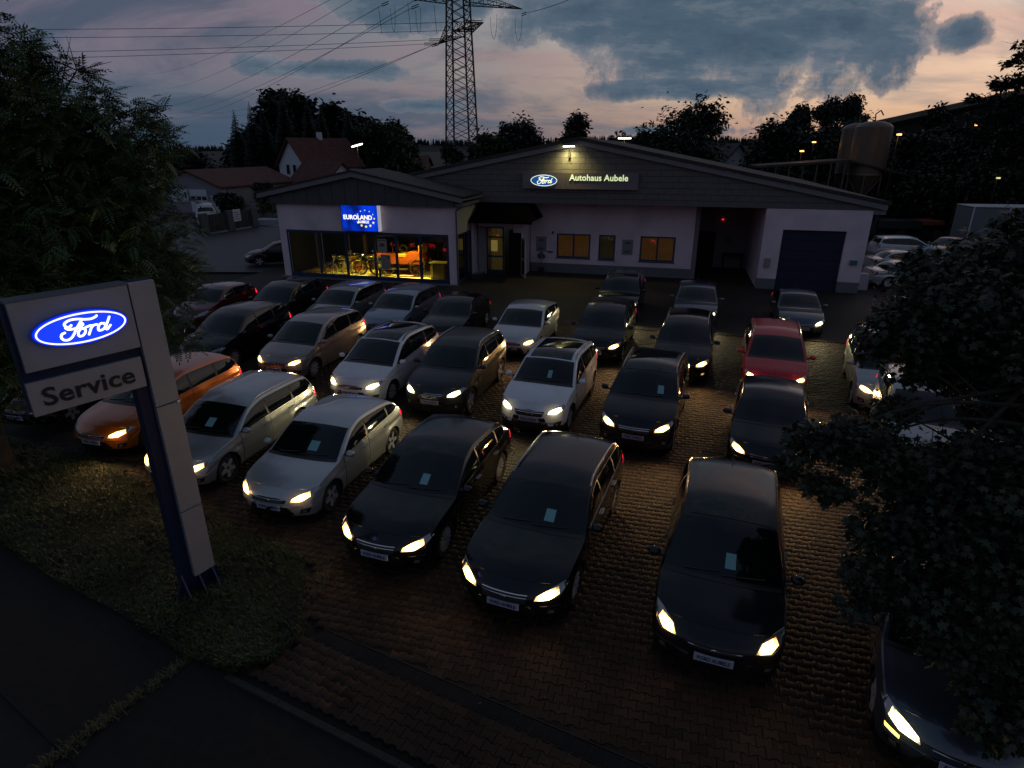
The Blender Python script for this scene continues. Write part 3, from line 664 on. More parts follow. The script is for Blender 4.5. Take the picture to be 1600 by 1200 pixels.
    for sg in sides:
        po = hp if sg > 0 else mirror_y(hp); pl = lp if sg > 0 else mirror_y(lp)
        h = add(patch(bvh, po, 'x', .008, .04, 1, .012), 'headlight', LENS)
        if h is None: continue
        if beam != 'off' and not (beam != 'off' and power_r == 'one' and sg < 0):
            b_ = add(glow_attr(patch(bvh, pl, 'x', .014, .022, 1, .006)), 'lamp_glow', lit_mat(beam), h)
            cy = sum(q[0] for q in pl) / len(pl); cz = sum(q[1] for q in pl) / len(pl); hit = bvh.ray_cast(Vector((6, cy, cz)), Vector((-1, 0, 0)))[0]
            if hit is not None:
                ld = bpy.data.lights.new('headlamp_beam', 'SPOT'); ld.energy = power; ld.color = BEAM[beam][1]; ld.spot_size = R(150); ld.spot_blend = 1.0; ld.shadow_soft_size = .05
                spill = bpy.data.lights.new('lens_spill', 'POINT'); spill.energy = SPILL; spill.color = BEAM[beam][1]; spill.shadow_soft_size = .06; sp = bpy.data.objects.new('lens_spill', spill); COL.objects.link(sp); sp.parent = h; sp.location = hit + Vector((.13, sg * .04, .02))  # extra point light added ahead of the lens for glow on the bodywork
                lo = bpy.data.objects.new('headlamp_beam', ld); COL.objects.link(lo); lo.parent = h; lo.location = hit + Vector((.07, sg * .02, .0)); lo.rotation_euler = Vector((1, sg * .12, -.20)).to_track_quat('-Z', 'Y').to_euler()
    lowz = .24
    if near > 0:
        gw = hw * .43
        if grille == 'bar': gp = [(-gw, .60 + g), (-gw * .92, .545 + g), (gw * .92, .545 + g), (gw, .60 + g), (gw * .5, .635 + g), (-gw * .5, .635 + g)]
        elif grille == 'wide': gp = [(-gw, .625 + g), (-gw * .85, .50 + g), (gw * .85, .50 + g), (gw, .625 + g), (0, .655 + g)]
        elif grille == 'vee': gp = [(-hw * .50, .60 + g), (-hw * .14, .545 + g), (hw * .14, .545 + g), (hw * .50, .60 + g), (hw * .12, .60 + g), (-hw * .12, .60 + g)]
        else: gp = [(-hw * .40, .64 + g), (-hw * .36, .54 + g), (hw * .36, .54 + g), (hw * .40, .64 + g)]
        go = add(patch(bvh, gp, 'x', .008, .04, 1, .012), 'grille', TRIM)
        if go is not None:
            zs = sorted(set(round(p[1], 3) for p in gp)); z_lo, z_hi = min(zs), max(zs)
            n_b = {'wide': 4, 'bar': 2}.get(grille, 2)
            for i in range(n_b):
                z_ = z_lo + (z_hi - z_lo) * (i + .6) / (n_b + .2); wv = gw * (.84 + .1 * (i / n_b))
                sl = patch(bvh, [(-wv, z_ - .005), (wv, z_ - .005), (wv, z_ + .005), (-wv, z_ + .005)], 'x', .015, .05, 1, .006); add(sl, 'grille_bar', CHROME if (chrome or grille in ('wide', 'vee')) else GREYMETAL, go)
            if badge:
                hit = bvh.ray_cast(Vector((6, 0, (z_lo + z_hi) / 2)), Vector((-1, 0, 0)))[0]
                if hit is not None:
                    bmk = MB(); bmk.tube((hit.x + .008, 0, hit.z), (hit.x + .022, 0, hit.z), .001, .001)
                    bmk = MB(); k0 = 20; bmk.v = [(hit.x + .02, .055 * math.cos(2 * math.pi * i / k0), hit.z + .023 * math.sin(2 * math.pi * i / k0)) for i in range(k0)] + [(hit.x + .006, .058 * math.cos(2 * math.pi * i / k0), hit.z + .025 * math.sin(2 * math.pi * i / k0)) for i in range(k0)]
                    bmk.f = [tuple(range(k0))] + [(i, i + k0, (i + 1) % k0 + k0, (i + 1) % k0) for i in range(k0)]; bmk.mi = [0] * len(bmk.f); bmk.build('badge', CHROME, go)
        lw = hw * .55; low = [(-lw, .30 + g * .5), (-lw * .82, .235 + g * .5), (lw * .82, .235 + g * .5), (lw, .30 + g * .5), (lw * .80, .47 + g), (-lw * .80, .47 + g)]
        add(patch(bvh, low, 'x', .010, .04, 1, .016), 'lower_intake', TRIM)
        for sg in sides:
            fp = [(hw * .66, .30 + g * .5), (hw * .84, .32 + g * .5), (hw * .88, .42 + g * .7), (hw * .70, .40 + g * .7)]
            f = add(patch(bvh, fp if sg > 0 else mirror_y(fp), 'x', .008, .035, 1, .012), 'fog_lamp_recess', TRIM)
            fp = [(hw * .71, .325 + g * .5), (hw * .79, .33 + g * .5), (hw * .81, .385 + g * .6), (hw * .73, .38 + g * .6)]
            if f is not None: add(patch(bvh, fp if sg > 0 else mirror_y(fp), 'x', .013, .04, 1, .006), 'fog_lamp', LENS if not foglit else lit_mat(beam), f)
    if plate:
        z_ = .44 + g * .8; hit = bvh.ray_cast(Vector((6, 0, z_ + .03)), Vector((-1, 0, 0)))[0]; px_ = hit.x + .016 if hit else L / 2 + .01
        b = MB(); b.box((px_ - .05, -.26, z_ - .055), (px_, .26, z_ + .055)); po = b.build('number_plate', PLATE, root)
        t = mesh_obj('plate_lettering', plate_text(), None, po); t.location = (px_ + .002, .0, z_)
    # tail lamps wrap the rear corners
    for sg in sides:
        X0 = L / 2 - (L - .02); zt_ = P['b1']
        tp = [(X0 + .30, zt_ - .22), (X0 + .13, zt_ - .26), (X0 + .05, zt_ - .10), (X0 + .10, zt_ + .06), (X0 + .30, zt_ - .02)]
        add(patch(bvh, tp, 'y', .006, .07, sg, .01), 'tail_light', REDLIT if tail else (DIMRED if beam == 'off' and not plate else REDLENS))
    if tail:
        for sg in (1, -1):
            tp = [(sg * hw * .62, zt_ - .18), (sg * hw * .90, zt_ - .20), (sg * hw * .88, zt_ - .03), (sg * hw * .66, zt_ - .03)]
            add(patch(bvh, tp, 'r', .008, .07, 1, .01), 'tail_light', REDLIT)
    # wheels
    tyre, rim, disc = wheel_meshes(rw, wheel)
    for wx, sg in wells:
        w = mesh_obj('wheel', tyre, None, root); w.location = (wx, sg * (hw - .125), rw); w.rotation_euler = (0, rnd.uniform(0, 1.2), 0 if sg < 0 else math.pi)
        mesh_obj('rim', rim, None, w); mesh_obj('brake_disc', disc, None, w)
    if mirrors:
        for sg in sides:
            xm = L / 2 - (xc + .36); y0 = s.green(xc + .36, .06)[0]; zm = s.zB(xc + .36) + .085
            m_ = bmesh.new(); bmesh.ops.create_uvsphere(m_, u_segments=12, v_segments=8, radius=1.0)
            for v in m_.verts:
                q = v.co; k = 1.0 if q.x > 0 else .35
                v.co = Vector((xm + q.x * .10 * k, sg * (y0 + .15) + math.copysign(abs(q.y) ** .8, q.y) * .100, zm + math.copysign(abs(q.z) ** .8, q.z) * .066))
            me_ = bpy.data.meshes.new('wing_mirror'); m_.to_mesh(me_); m_.free(); smooth(me_, 60); mo = add(me_, 'wing_mirror', paint_mat)
            a = MB(); a.tube((xm, sg * (y0 - .01), zm - .06), (xm, sg * (y0 + .08), zm - .045), .028, .022, 6); a.build('mirror_arm', TRIM, mo)
    if rails:
        for sg in sides:
            pts = []
            xs = lin(xh + .12, xr + .02, 9)
            for i, x in enumerate(xs):
                y, z = s.green(x, 1.0); p = Vector(s.P3(x, sg * (y - .035), z + (.05 if 0 < i < 8 else .002))); pts.append(p)
            MB().path(pts, .017, 6).build('roof_rail', GREYMETAL if rails == 'silver' else TRIM, root, 50)
    if antenna and near > 0:
        z_ = s.zt(xr - .25); MB().tube((L / 2 - xr + .25, 0, z_), (L / 2 - xr + .05, 0, z_ + .17), .008, .004, 5).build('antenna', TRIM, root)
    if near > 1:
        # wipers lie on the foot of the screen
        for yc, ln in ((.28, .58), (-.30, .50)):
            pts = []
            for t in (0, .33, .66, 1):
                q = (yc - ln / 2 + ln * t) / (s.wR(xc + .1) * .98); q = max(-.95, min(.95, q)); x = xc + .06 + .05 * t; y, z = s.top(x, q); pts.append(Vector(s.P3(x, y, z)) + Vector((.01, 0, .014)))
            MB().path(pts, .009, 5).build('wiper', TRIM, root)
    if sheet:
        q0, wq = sheet
        x_ = xc + .17; me_ = surf(s, s.top, lin(x_, x_ + .21, 3), [lin(q0, q0 + wq, 3)] * 3, .0065, 0)
        add(me_, 'price_sheet', SHEET)
    if amber:
        ap = [(amber * hw * .72, .47 + g), (amber * hw * .88, .50 + g), (amber * hw * .885, .54 + g), (amber * hw * .72, .51 + g)]
        if amber < 0: ap.reverse()
        add(patch(bvh, ap, 'x', .006, .05, 1, .008), 'indicator', AMBER)
    return root
def place(center_px, z, dx, yaw_deg):
    """centre of a car whose centreline point dx metres from its centre (toward the nose) shows at a pixel; yaw_deg: image-right axis angle"""
    p = at(*center_px, z); a = R(yaw_deg); h = Vector((math.sin(a), -math.cos(a), 0)); c = Vector((p.x, p.y, 0)) - h * dx
    return (c.x, c.y, 0), math.atan2(h.y, h.x)
# ================================================================== GROUND
TH = R(-14.5); EC, ES = math.cos(TH), math.sin(TH)
def st(s, t, z=0): return Vector((s * EC - t * ES, s * ES + t * EC, z))
def inv_st(x, y): return x * EC + y * ES, -x * ES + y * EC
LAWN = [(-17, 16.4), (-13.1, 14.1), (-11.9, 13.65), (-10.26, 13.1), (-8.8, 12.2), (-6.9, 11.0), (-5.4, 10.2), (-3.8, 9.25), (-3.2, 7.4), (-3.5, 6.85), (-4.0, 6.62), (-4.83, 6.93), (-6.3, 7.8), (-7.7, 8.5), (-9.7, 9.66), (-17, 13.2)]
def inside(x, y, poly):
    c = False; j = len(poly) - 1
    for i in range(len(poly)):
        xi, yi = poly[i]; xj, yj = poly[j]
        if (yi > y) != (yj > y) and x < (xj - xi) * (y - yi) / (yj - yi) + xi: c = not c
        j = i
    return c
GRASSG = mat('field', (.010, .014, .006), .95, noise=.5, nscale=.25)
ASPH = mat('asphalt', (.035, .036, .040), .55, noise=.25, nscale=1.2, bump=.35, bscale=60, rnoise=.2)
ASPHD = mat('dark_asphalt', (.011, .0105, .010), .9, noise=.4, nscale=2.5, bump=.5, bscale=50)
CONC = mat('concrete', (.30, .31, .33), .8, noise=.15, nscale=2)
SOIL = mat('soil', (.014, .011, .008), .95, noise=.4, nscale=6, bump=.8, bscale=25)
BED = mat('joint_sand', (.010, .009, .007), .95, noise=.3, nscale=9)
def sheet(name, pts, z, m, kind='structure', parent=None):
    b = MB(); b.face([(p[0], p[1], z) for p in pts]); o = b.build(name, m, parent)
    if o.data.polygons[0].normal.z < 0: o.data.flip_normals()
    return tag(o, kind=kind)
sheet('ground', [(-4000, -200), (4000, -200), (4000, 6000), (-4000, 6000)], -.14, GRASSG)
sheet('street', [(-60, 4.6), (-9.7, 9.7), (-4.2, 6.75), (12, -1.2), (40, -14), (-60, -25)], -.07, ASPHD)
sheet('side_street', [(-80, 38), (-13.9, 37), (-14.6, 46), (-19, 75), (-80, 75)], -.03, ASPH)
sheet('yard', [(-28.8, 62.8), (-21.5, 60.0), (-20.2, 66), (-27, 68)], -.02, CONC)
# hills at the horizon
def far_hills():
    b = MB(); n = 90; top = []; 
    for i in range(n + 1):
        x = -2600 + 5200 * i / n; top.append((x, 1500 + 200 * math.sin(i * .21), 10 + 7 * math.sin(i * .17) + 4 * math.sin(i * .53)))
    for i in range(n):
        a, c = top[i], top[i + 1]
        b.face([(a[0], a[1] - 120, -1), (c[0], c[1] - 120, -1), c, a]); b.face([a, c, (c[0], c[1] + 300, -1), (a[0], a[1] + 300, -1)])
    tag(b.build('hills', mat('far_forest', (.012, .018, .016), 1.0, noise=.4, nscale=.01), None), kind='structure')
    b = MB(); r = random.Random(5)
    for i in range(2200):
        x = r.uniform(-1500, 500); k = (x + 2600) / 5200 * n; z = 10 + 7 * math.sin(k * .17) + 4 * math.sin(k * .53); y = 1500 + 200 * math.sin(k * .21); h = r.uniform(9, 17); w = r.uniform(2.5, 4)
        for q in range(3):
            a0, a1 = q * 2.1, q * 2.1 + 2.1; b.face([(x + w * math.cos(a0), y + w * math.sin(a0), z - 2), (x + w * math.cos(a1), y + w * math.sin(a1), z - 2), (x, y, z + h)])
    tag(b.build('distant_forest', MATS['far_forest'], None), label='dark spruce forest along the horizon behind the houses', kind='stuff')
far_hills()
# paving: one stone is a double-T block 200 x 165 mm laid in interlocking rows
PVX, PVY = .2, .15
def paver_outline(k=1.0, g=.0035):
    we, ww, l = .0905 - g, .0595 - g, .1 - g
    o = [(-l, -we), (-.066, -we), (-.036, -ww), (.036, -ww), (.066, -we), (l, -we)]
    return [(a * k, b * k) for a, b in o] + [(-a * k, -b * k) for a, b in o]
def paver_template():
    o = paver_outline(); i = [(a * (1 - .006 / .09), b * (1 - .006 / .085)) for a, b in o]; n = len(o)
    V = [(a, b, 0.0) for a, b in i] + [(a, b, -.003) for a, b in o] + [(a, b, -.045) for a, b in o]
    # top split into simple convex quads: left ear, waist, right ear
    F = [(0, 1, 10, 11), (1, 2, 9, 10), (2, 3, 8, 9), (3, 4, 7, 8), (4, 5, 6, 7)]
    for j in range(n):
        k = (j + 1) % n; F += [(j, j + n, k + n, k), (j + n, j + 2 * n, k + 2 * n, k + n)]
    return V, F
def paver_mat():
    m = bpy.data.materials.new('paving_stone'); m.use_nodes = True; nt = m.node_tree; B = nt.nodes['Principled BSDF']; N = nt.nodes.new; Lk = nt.links.new
    at_ = N('ShaderNodeAttribute'); at_.attribute_name = 'tint'; r = N('ShaderNodeValToRGB'); e = r.color_ramp.elements
    e[0].position = 0; e[0].color = (.016, .011, .008, 1); e[1].position = 1; e[1].color = (.064, .034, .023, 1); q = e.new(.35); q.color = (.031, .021, .016, 1); q = e.new(.7); q.color = (.046, .028, .020, 1)
    Lk(at_.outputs['Fac'], r.inputs[0]); g = N('ShaderNodeNewGeometry'); n1 = N('ShaderNodeTexNoise'); n1.inputs['Scale'].default_value = .55; n1.inputs['Detail'].default_value = 5; Lk(g.outputs['Position'], n1.inputs[0])
    n2 = N('ShaderNodeTexNoise'); n2.inputs['Scale'].default_value = 45; n2.inputs['Detail'].default_value = 4; Lk(g.outputs['Position'], n2.inputs[0])
    mr = N('ShaderNodeMapRange'); mr.inputs[1].default_value = .32; mr.inputs[2].default_value = .68; mr.inputs[3].default_value = .42; mr.inputs[4].default_value = 1.25; Lk(n1.outputs[0], mr.inputs[0])
    m2 = N('ShaderNodeMapRange'); m2.inputs[1].default_value = .3; m2.inputs[2].default_value = .7; m2.inputs[3].default_value = .7; m2.inputs[4].default_value = 1.2; Lk(n2.outputs[0], m2.inputs[0])
    mu = N('ShaderNodeMath'); mu.operation = 'MULTIPLY'; Lk(mr.outputs[0], mu.inputs[0]); Lk(m2.outputs[0], mu.inputs[1])
    mx = N('ShaderNodeVectorMath'); mx.operation = 'SCALE'; Lk(r.outputs[0], mx.inputs[0]); Lk(mu.outputs[0], mx.inputs['Scale']); Lk(mx.outputs[0], B.inputs['Base Color'])
    B.inputs['Roughness'].default_value = .55; b = N('ShaderNodeBump'); b.inputs['Strength'].default_value = .35; b.inputs['Distance'].default_value = .004; Lk(n2.outputs[0], b.inputs['Height']); Lk(b.outputs[0], B.inputs['Normal'])
    rr = N('ShaderNodeMapRange'); rr.inputs[3].default_value = .55; rr.inputs[4].default_value = .85; B.inputs['Specular IOR Level'].default_value = .20; Lk(n1.outputs[0], rr.inputs[0]); Lk(rr.outputs[0], B.inputs['Roughness']); return m
PAVM = paver_mat()
def paving():
    # the drain line and the lot edge run at another angle, and the stones in front of the drain follow it
    A = Vector((-2.74, 7.25)); D = Vector((math.cos(R(-26.4)), math.sin(R(-26.4)))); Nn = Vector((-D.y, D.x))
    E0 = Vector((-3.54, 6.31)); lot = tag(MB().face([tuple(st(-14, 6, -.05)), tuple(st(-4, 3, -.05)), tuple(st(8, 3, -.05)), tuple(st(17.5, 3, -.05)), tuple(st(17.5, 24.9, -.05)), tuple(st(-16, 24.9, -.05))]).build('paved_lot', BED), kind='structure')
    pos = []; ang = []; tn = []
    r = random.Random(3)
    def seen(x, y):
        u, v = to_px(x, y, 0); return -160 < u < 1760 and -100 < v < 1420
    for j in range(int(3 / PVY), int(24.9 / PVY)):
        for i in range(int(-15 / PVX), int(17.5 / PVX)):
            s = (i + (.5 if j % 2 else 0)) * PVX; t = j * PVY; p = st(s, t)
            if (Vector((p.x, p.y)) - A).dot(Nn) < .17 or not seen(p.x, p.y) or inside(p.x, p.y, LAWN) or (p.x < -9 and p.y < 13): continue
            if p.x < -3.6 and p.y < 10 - (p.x + 3.6) * .55 - .9: continue
            pos.append((p.x, p.y)); ang.append(TH)
    for j in range(0, 9):
        for i in range(-14, 42):
            s = (i + (.5 if j % 2 else 0)) * PVX; p = A + D * s - Nn * (.205 + j * PVY)
            if (p - E0).dot(Nn) < .10 or not seen(p.x, p.y) or inside(p.x, p.y, LAWN): continue
            pos.append((p.x, p.y)); ang.append(R(-26.4))
    pos = np.array(pos); ang = np.array(ang); n = len(pos); rs = np.random.RandomState(2)
    z = rs.normal(0, .0022, n); tint = np.clip(.45 + .20 * rs.randn(n), 0, 1); rx = rs.normal(0, .007, n); ry = rs.normal(0, .007, n); az_ = ang + rs.normal(0, .008, n)
    order = np.argsort(np.hypot(pos[:, 0] - .6, pos[:, 1] - 3)); vis = []
    for k in order:
        u, v = to_px(pos[k, 0], pos[k, 1], 0)
        if 5 < u < 1595 and 5 < v < 1195: vis.append(k)
        if len(vis) >= 300: break
    tv, tf = paver_template(); c, s_ = np.cos(az_), np.sin(az_)
    rot = np.zeros((n, 3, 3)); rot[:, 0, 0] = c; rot[:, 0, 1] = -s_; rot[:, 1, 0] = s_; rot[:, 1, 1] = c; rot[:, 2, 2] = 1; rot[:, 2, 0] = rx; rot[:, 2, 1] = ry
    keep = np.ones(n, bool); keep[vis] = False
    P3 = np.column_stack([pos, z])
    me = np_mesh('paving_stones', [inst(tv, tf, P3[keep], rot[keep], np.ones(keep.sum()))])
    a = me.attributes.new('tint', 'FLOAT', 'POINT'); a.data.foreach_set('value', np.repeat(tint[keep], len(tv)).astype(np.float32)); me.materials.append(PAVM)
    tag(mesh_obj('paving_stones', me, None, lot), kind='stuff')
    base = {}
    for k in vis:
        q = int(tint[k] * 7)
        if q not in base:
            m_ = bpy.data.meshes.new('paver'); m_.from_pydata(tv, [], tf); a = m_.attributes.new('tint', 'FLOAT', 'POINT'); a.data.foreach_set('value', np.full(len(tv), (q + .5) / 7.5, np.float32)); m_.materials.append(PAVM); base[q] = m_
        o = mesh_obj('paver', base[q], None, lot); o.location = P3[k]; o.rotation_euler = (ry[k], -rx[k], az_[k])
    # far part of the lot: joints in the material only
    m = bpy.data.materials.new('far_paving'); m.use_nodes = True; nt = m.node_tree; B = nt.nodes['Principled BSDF']; N = nt.nodes.new; Lk = nt.links.new
    tc = N('ShaderNodeTexCoord'); br = N('ShaderNodeTexBrick'); br.inputs['Scale'].default_value = 1.0; br.inputs['Brick Width'].default_value = .2; br.inputs['Row Height'].default_value = .15; br.inputs['Mortar Size'].default_value = .008
    br.inputs['Color1'].default_value = (.042, .030, .022, 1); br.inputs['Color2'].default_value = (.032, .022, .017, 1); br.inputs['Mortar'].default_value = (.016, .014, .012, 1); Lk(tc.outputs['Object'], br.inputs[0])
    n1 = N('ShaderNodeTexNoise'); n1.inputs['Scale'].default_value = .5; n1.inputs['Detail'].default_value = 5; Lk(tc.outputs['Object'], n1.inputs[0]); mr = N('ShaderNodeMapRange'); mr.inputs[1].default_value = .3; mr.inputs[2].default_value = .7; mr.inputs[3].default_value = .5; mr.inputs[4].default_value = 1.2; Lk(n1.outputs[0], mr.inputs[0])
    mx = N('ShaderNodeVectorMath'); mx.operation = 'SCALE'; Lk(br.outputs[0], mx.inputs[0]); Lk(mr.outputs[0], mx.inputs['Scale']); Lk(mx.outputs[0], B.inputs['Base Color']); B.inputs['Roughness'].default_value = .7; B.inputs['Specular IOR Level'].default_value = .3
    b = MB()
    for s0, s1, t0, t1 in ((-24, 30, 24.95, 60), (17.55, 45, 2, 24.95)): b.face([(s0, t0, 0), (s1, t0, 0), (s1, t1, 0), (s0, t1, 0)])
    o = b.build('paving', m); o.rotation_euler = (0, 0, TH); tag(o, kind='structure')
    # linear drain with grate bars
    dr = thing('linear_drain', 'long slotted metal drain channel across the front of the paved lot', 'drain', (A.x, A.y, 0), R(-26.4))
    g = MB()
    for y in lin(-.085, .085, 8): g.box((-.25, y - .005, -.012), (4.9, y + .005, .002))
    g.build('grate_bars', mat('drain_iron', (.035, .037, .040), .4, .8), dr)
    g = MB()
    for i in range(26): x = -.25 + i * .2; g.box((x - .006, -.1, -.016), (x + .006, .1, -.004))
    g.build('cross_bars', MATS['drain_iron'], dr); MB().box((-.27, -.115, -.2), (4.92, .115, -.05)).build('channel', BED, dr)
    MB().box((-.30, -.30, -.06), (4.95, -.127, -.010)).build('concrete_bed', MATS['soil'], dr); MB().box((-.30, .127, -.06), (4.95, .30, -.010)).build('concrete_bed', MATS['soil'], dr)
    g = MB(); g.box((-.27, -.125, -.02), (4.92, -.112, .004)); g.box((-.27, .112, -.02), (4.92, .125, .004)); g.build('channel_edge', MATS['drain_iron'], dr)
    # kerb stones along the edge of the lot
    kb = thing('kerb', 'worn kerb of flush stones where the paving meets the street', 'kerb', (E0.x, E0.y, 0), R(-26.4)); m_ = MB().box((.004, -.04, -.12), (.996, .05, .0)).mesh('kerb_stone'); m_.materials.append(mat('kerb_concrete', (.022, .020, .018), .85, noise=.3, nscale=8, bump=.3))
    for i in range(7): q = mesh_obj('kerb_stone', m_, None, kb); q.location = (-.6 + i, 0, rnd.uniform(-.004, .004))
paving()
# ------------------------------------------------------------------ lawn
def lawn():
    b = MB(); b.face([(x, y, -.005) for x, y in LAWN]); o = b.build('lawn_soil', SOIL)
    if o.data.polygons[0].normal.z < 0: o.data.flip_normals()
    tag(o, kind='structure')
    rs = np.random.RandomState(4); P = []
    while len(P) < 30000:
        x = rs.uniform(-15.5, -3.1); y = rs.uniform(6.6, 15)
        if inside(x, y, LAWN):
            if math.sin(x * 1.9 + 1.2) * math.sin(y * 2.3) + rs.normal(0, .5) > -.55: P.append((x, y, 0))
    P = np.array(P); n = len(P)
    tv = []; tf = []; r = random.Random(1)
    for i in range(4):
        a = r.uniform(0, 6.28); ln = r.uniform(.5, 1); bx, by = r.uniform(-.03, .03), r.uniform(-.03, .03); w = .006; cx, cy = math.cos(a), math.sin(a); k = len(tv)
        tv += [(bx - cy * w, by + cx * w, 0), (bx + cy * w, by - cx * w, 0), (bx + cx * .05 * ln - cy * w * .8, by + cy * .05 * ln + cx * w * .8, .09 * ln), (bx + cx * .05 * ln + cy * w * .8, by + cy * .05 * ln - cx * w * .8, .09 * ln), (bx + cx * .13 * ln, by + cy * .13 * ln, .12 * ln)]
        tf += [(k, k + 1, k + 3, k + 2), (k + 2, k + 3, k + 4)]
    a = rs.uniform(0, 6.28, n); rot = np.zeros((n, 3, 3)); rot[:, 0, 0] = np.cos(a); rot[:, 0, 1] = -np.sin(a); rot[:, 1, 0] = np.sin(a); rot[:, 1, 1] = np.cos(a); rot[:, 2, 2] = 1
    sc_ = rs.uniform(.5, 1.25, n) * (1 + .5 * np.sin(P[:, 0] * 2.1) * np.sin(P[:, 1] * 1.7))
    me = np_mesh('grass', [inst(tv, tf, P, rot, sc_)]); me.materials.append(mat('grass_blade', (.018, .044, .007), .6, noise=.45, nscale=1.3, two=(.046, .070, .014)))
    tag(mesh_obj('grass', me), kind='stuff', label='rough grass around the foot of the sign pillar')
    # weeds along the pavement edge and round the trunk
    P = []
    for i in range(420):
        t = rs.uniform(0, 1); p0 = np.array((-4.7, 7.0)); p1 = np.array((-6.1, 4.6)); p = p0 + (p1 - p0) * t + rs.normal(0, .035 + .03 * math.sin(t * 17) ** 2, 2); P.append((p[0], p[1], -.06))
    for i in range(240):
        an = rs.uniform(0, 6.28); q = rs.uniform(.35, .75); P.append((-11.6 + q * math.cos(an), 12.6 + q * math.sin(an), -.01))
    for i in range(90): P.append((-3.22 + rs.normal(0, .03) - rs.uniform(0, .6) * .3, 7.4 + rs.uniform(0, 1.9), -.01))
    P = np.array(P); n = len(P); a = rs.uniform(0, 6.28, n); rot = np.zeros((n, 3, 3)); rot[:, 0, 0] = np.cos(a); rot[:, 0, 1] = -np.sin(a); rot[:, 1, 0] = np.sin(a); rot[:, 1, 1] = np.cos(a); rot[:, 2, 2] = 1
    sc_ = rs.uniform(.5, 1.1, n); sc_[420:660] *= 2.6
    me = np_mesh('weeds', [inst(tv, tf, P, rot, sc_)]); me.materials.append(mat('dry_grass', (.10, .085, .035), .7, noise=.3, nscale=2))
    tag(mesh_obj('weeds', me), kind='stuff', label='dry weeds along the pavement joint and round the tree trunk')
lawn()
def litter():
    rs = np.random.RandomState(9); n = 900; P = np.zeros((n, 3)); 
    for i in range(n):
        s = rs.uniform(-3, 11); t = rs.uniform(5.5, 20); p = st(s, t); P[i] = (p.x, p.y, .004)
    tv = [(-.5, 0, 0), (0, -.28, .10), (.6, 0, .03), (0, .28, .12)]; tf = [(0, 1, 2), (0, 2, 3)]
    a = rs.uniform(0, 6.28, n); rot = np.zeros((n, 3, 3)); rot[:, 0, 0] = np.cos(a); rot[:, 0, 1] = -np.sin(a); rot[:, 1, 0] = np.sin(a); rot[:, 1, 1] = np.cos(a); rot[:, 2, 2] = 1
    me = np_mesh('leaf_litter', [inst(tv, tf, P, rot, rs.uniform(.012, .05, n))]); me.materials.append(mat('dead_leaf', (.11, .085, .03), .6, noise=.4, nscale=3)); tag(mesh_obj('leaf_litter', me), kind='stuff', label='small fallen leaves and crumbs on the paving')
litter()
# ================================================================== DEALERSHIP BUILDING (local frame: s right, n into the building, z up)
C0 = Vector((17.87, 31.08, 0))
WALL = mat('render_white', (.74, .61, .655), .85, noise=.13, nscale=.9, bump=.2, bscale=30); PLINTH = mat('plinth_grey', (.16, .16, .17), .85, noise=.1, nscale=3)  # white wall tinted pink, red tail-light glow put into its colour
CLAD = mat('cladding_grey', (.135, .125, .122), .8, noise=.10, nscale=2.5, bump=.1); JOINT = mat('cladding_joint', (.03, .03, .032), .9); FASCIA = mat('fascia_board', (.20, .185, .195), .6, noise=.06, nscale=3)
ROOF = mat('roof_tiles', (.045, .036, .032), .8, noise=.25, nscale=2, bump=.3, bscale=9); BLUEF = mat('blue_frame', (.012, .035, .09), .45); DARK = mat('dark_inside', (.012, .010, .012), .8)
GATE = mat('gate_blue', (.009, .014, .048), .6); WGLASS = mat('window_glass', (.7, .75, .8), .02, 0, 0, transmission=1.0); WFRAME = mat('white_frame', (.42, .41, .43), .5)
def pane_mat():
    m = bpy.data.materials.new('shop_glass'); m.use_nodes = True; nt = m.node_tree; nt.nodes.clear(); N = nt.nodes.new; L = nt.links.new
    tr = N('ShaderNodeBsdfTransparent'); tr.inputs[0].default_value = (.92, .95, .94, 1); gl = N('ShaderNodeBsdfGlossy'); gl.inputs['Roughness'].default_value = .01
    fr = N('ShaderNodeFresnel'); fr.inputs[0].default_value = 1.55; k = N('ShaderNodeMath'); k.operation = 'MULTIPLY_ADD'; k.inputs[1].default_value = 1.3; k.inputs[2].default_value = .03; L(fr.outputs[0], k.inputs[0])
    mx = N('ShaderNodeMixShader'); L(k.outputs[0], mx.inputs[0]); L(tr.outputs[0], mx.inputs[1]); L(gl.outputs[0], mx.inputs[2]); o = N('ShaderNodeOutputMaterial'); L(mx.outputs[0], o.inputs[0]); return m
PANE = pane_mat()
def framed_window(parent, s0, s1, z0, z1, n0, mull=(), fw=.07, frame=None, sill=True, name='window', glass=True):
    f = MB(); f.box((s0, n0 - .02, z0), (s0 + fw, n0 + .08, z1)); f.box((s1 - fw, n0 - .02, z0), (s1, n0 + .08, z1)); f.box((s0 + fw, n0 - .02, z1 - fw), (s1 - fw, n0 + .08, z1)); f.box((s0 + fw, n0 - .02, z0), (s1 - fw, n0 + .08, z0 + fw))
    for m in mull: f.box((m - fw / 2, n0 - .018, z0 + fw), (m + fw / 2, n0 + .078, z1 - fw))
    w = f.build(name, frame or BLUEF, parent); ed = [s0 + fw] + [x for m in mull for x in (m - fw / 2, m + fw / 2)] + [s1 - fw]
    if glass:
        for a, b in zip(ed[::2], ed[1::2]): MB().box((a + .001, n0 + .028, z0 + fw + .001), (b - .001, n0 + .034, z1 - fw - .001)).build('pane', PANE, w)
    if sill: MB().box((s0 - .05, n0 - .09, z0 - .05), (s1 + .05, n0 - .021, z0 - .004)).build('sill', frame or BLUEF, w)
    return w
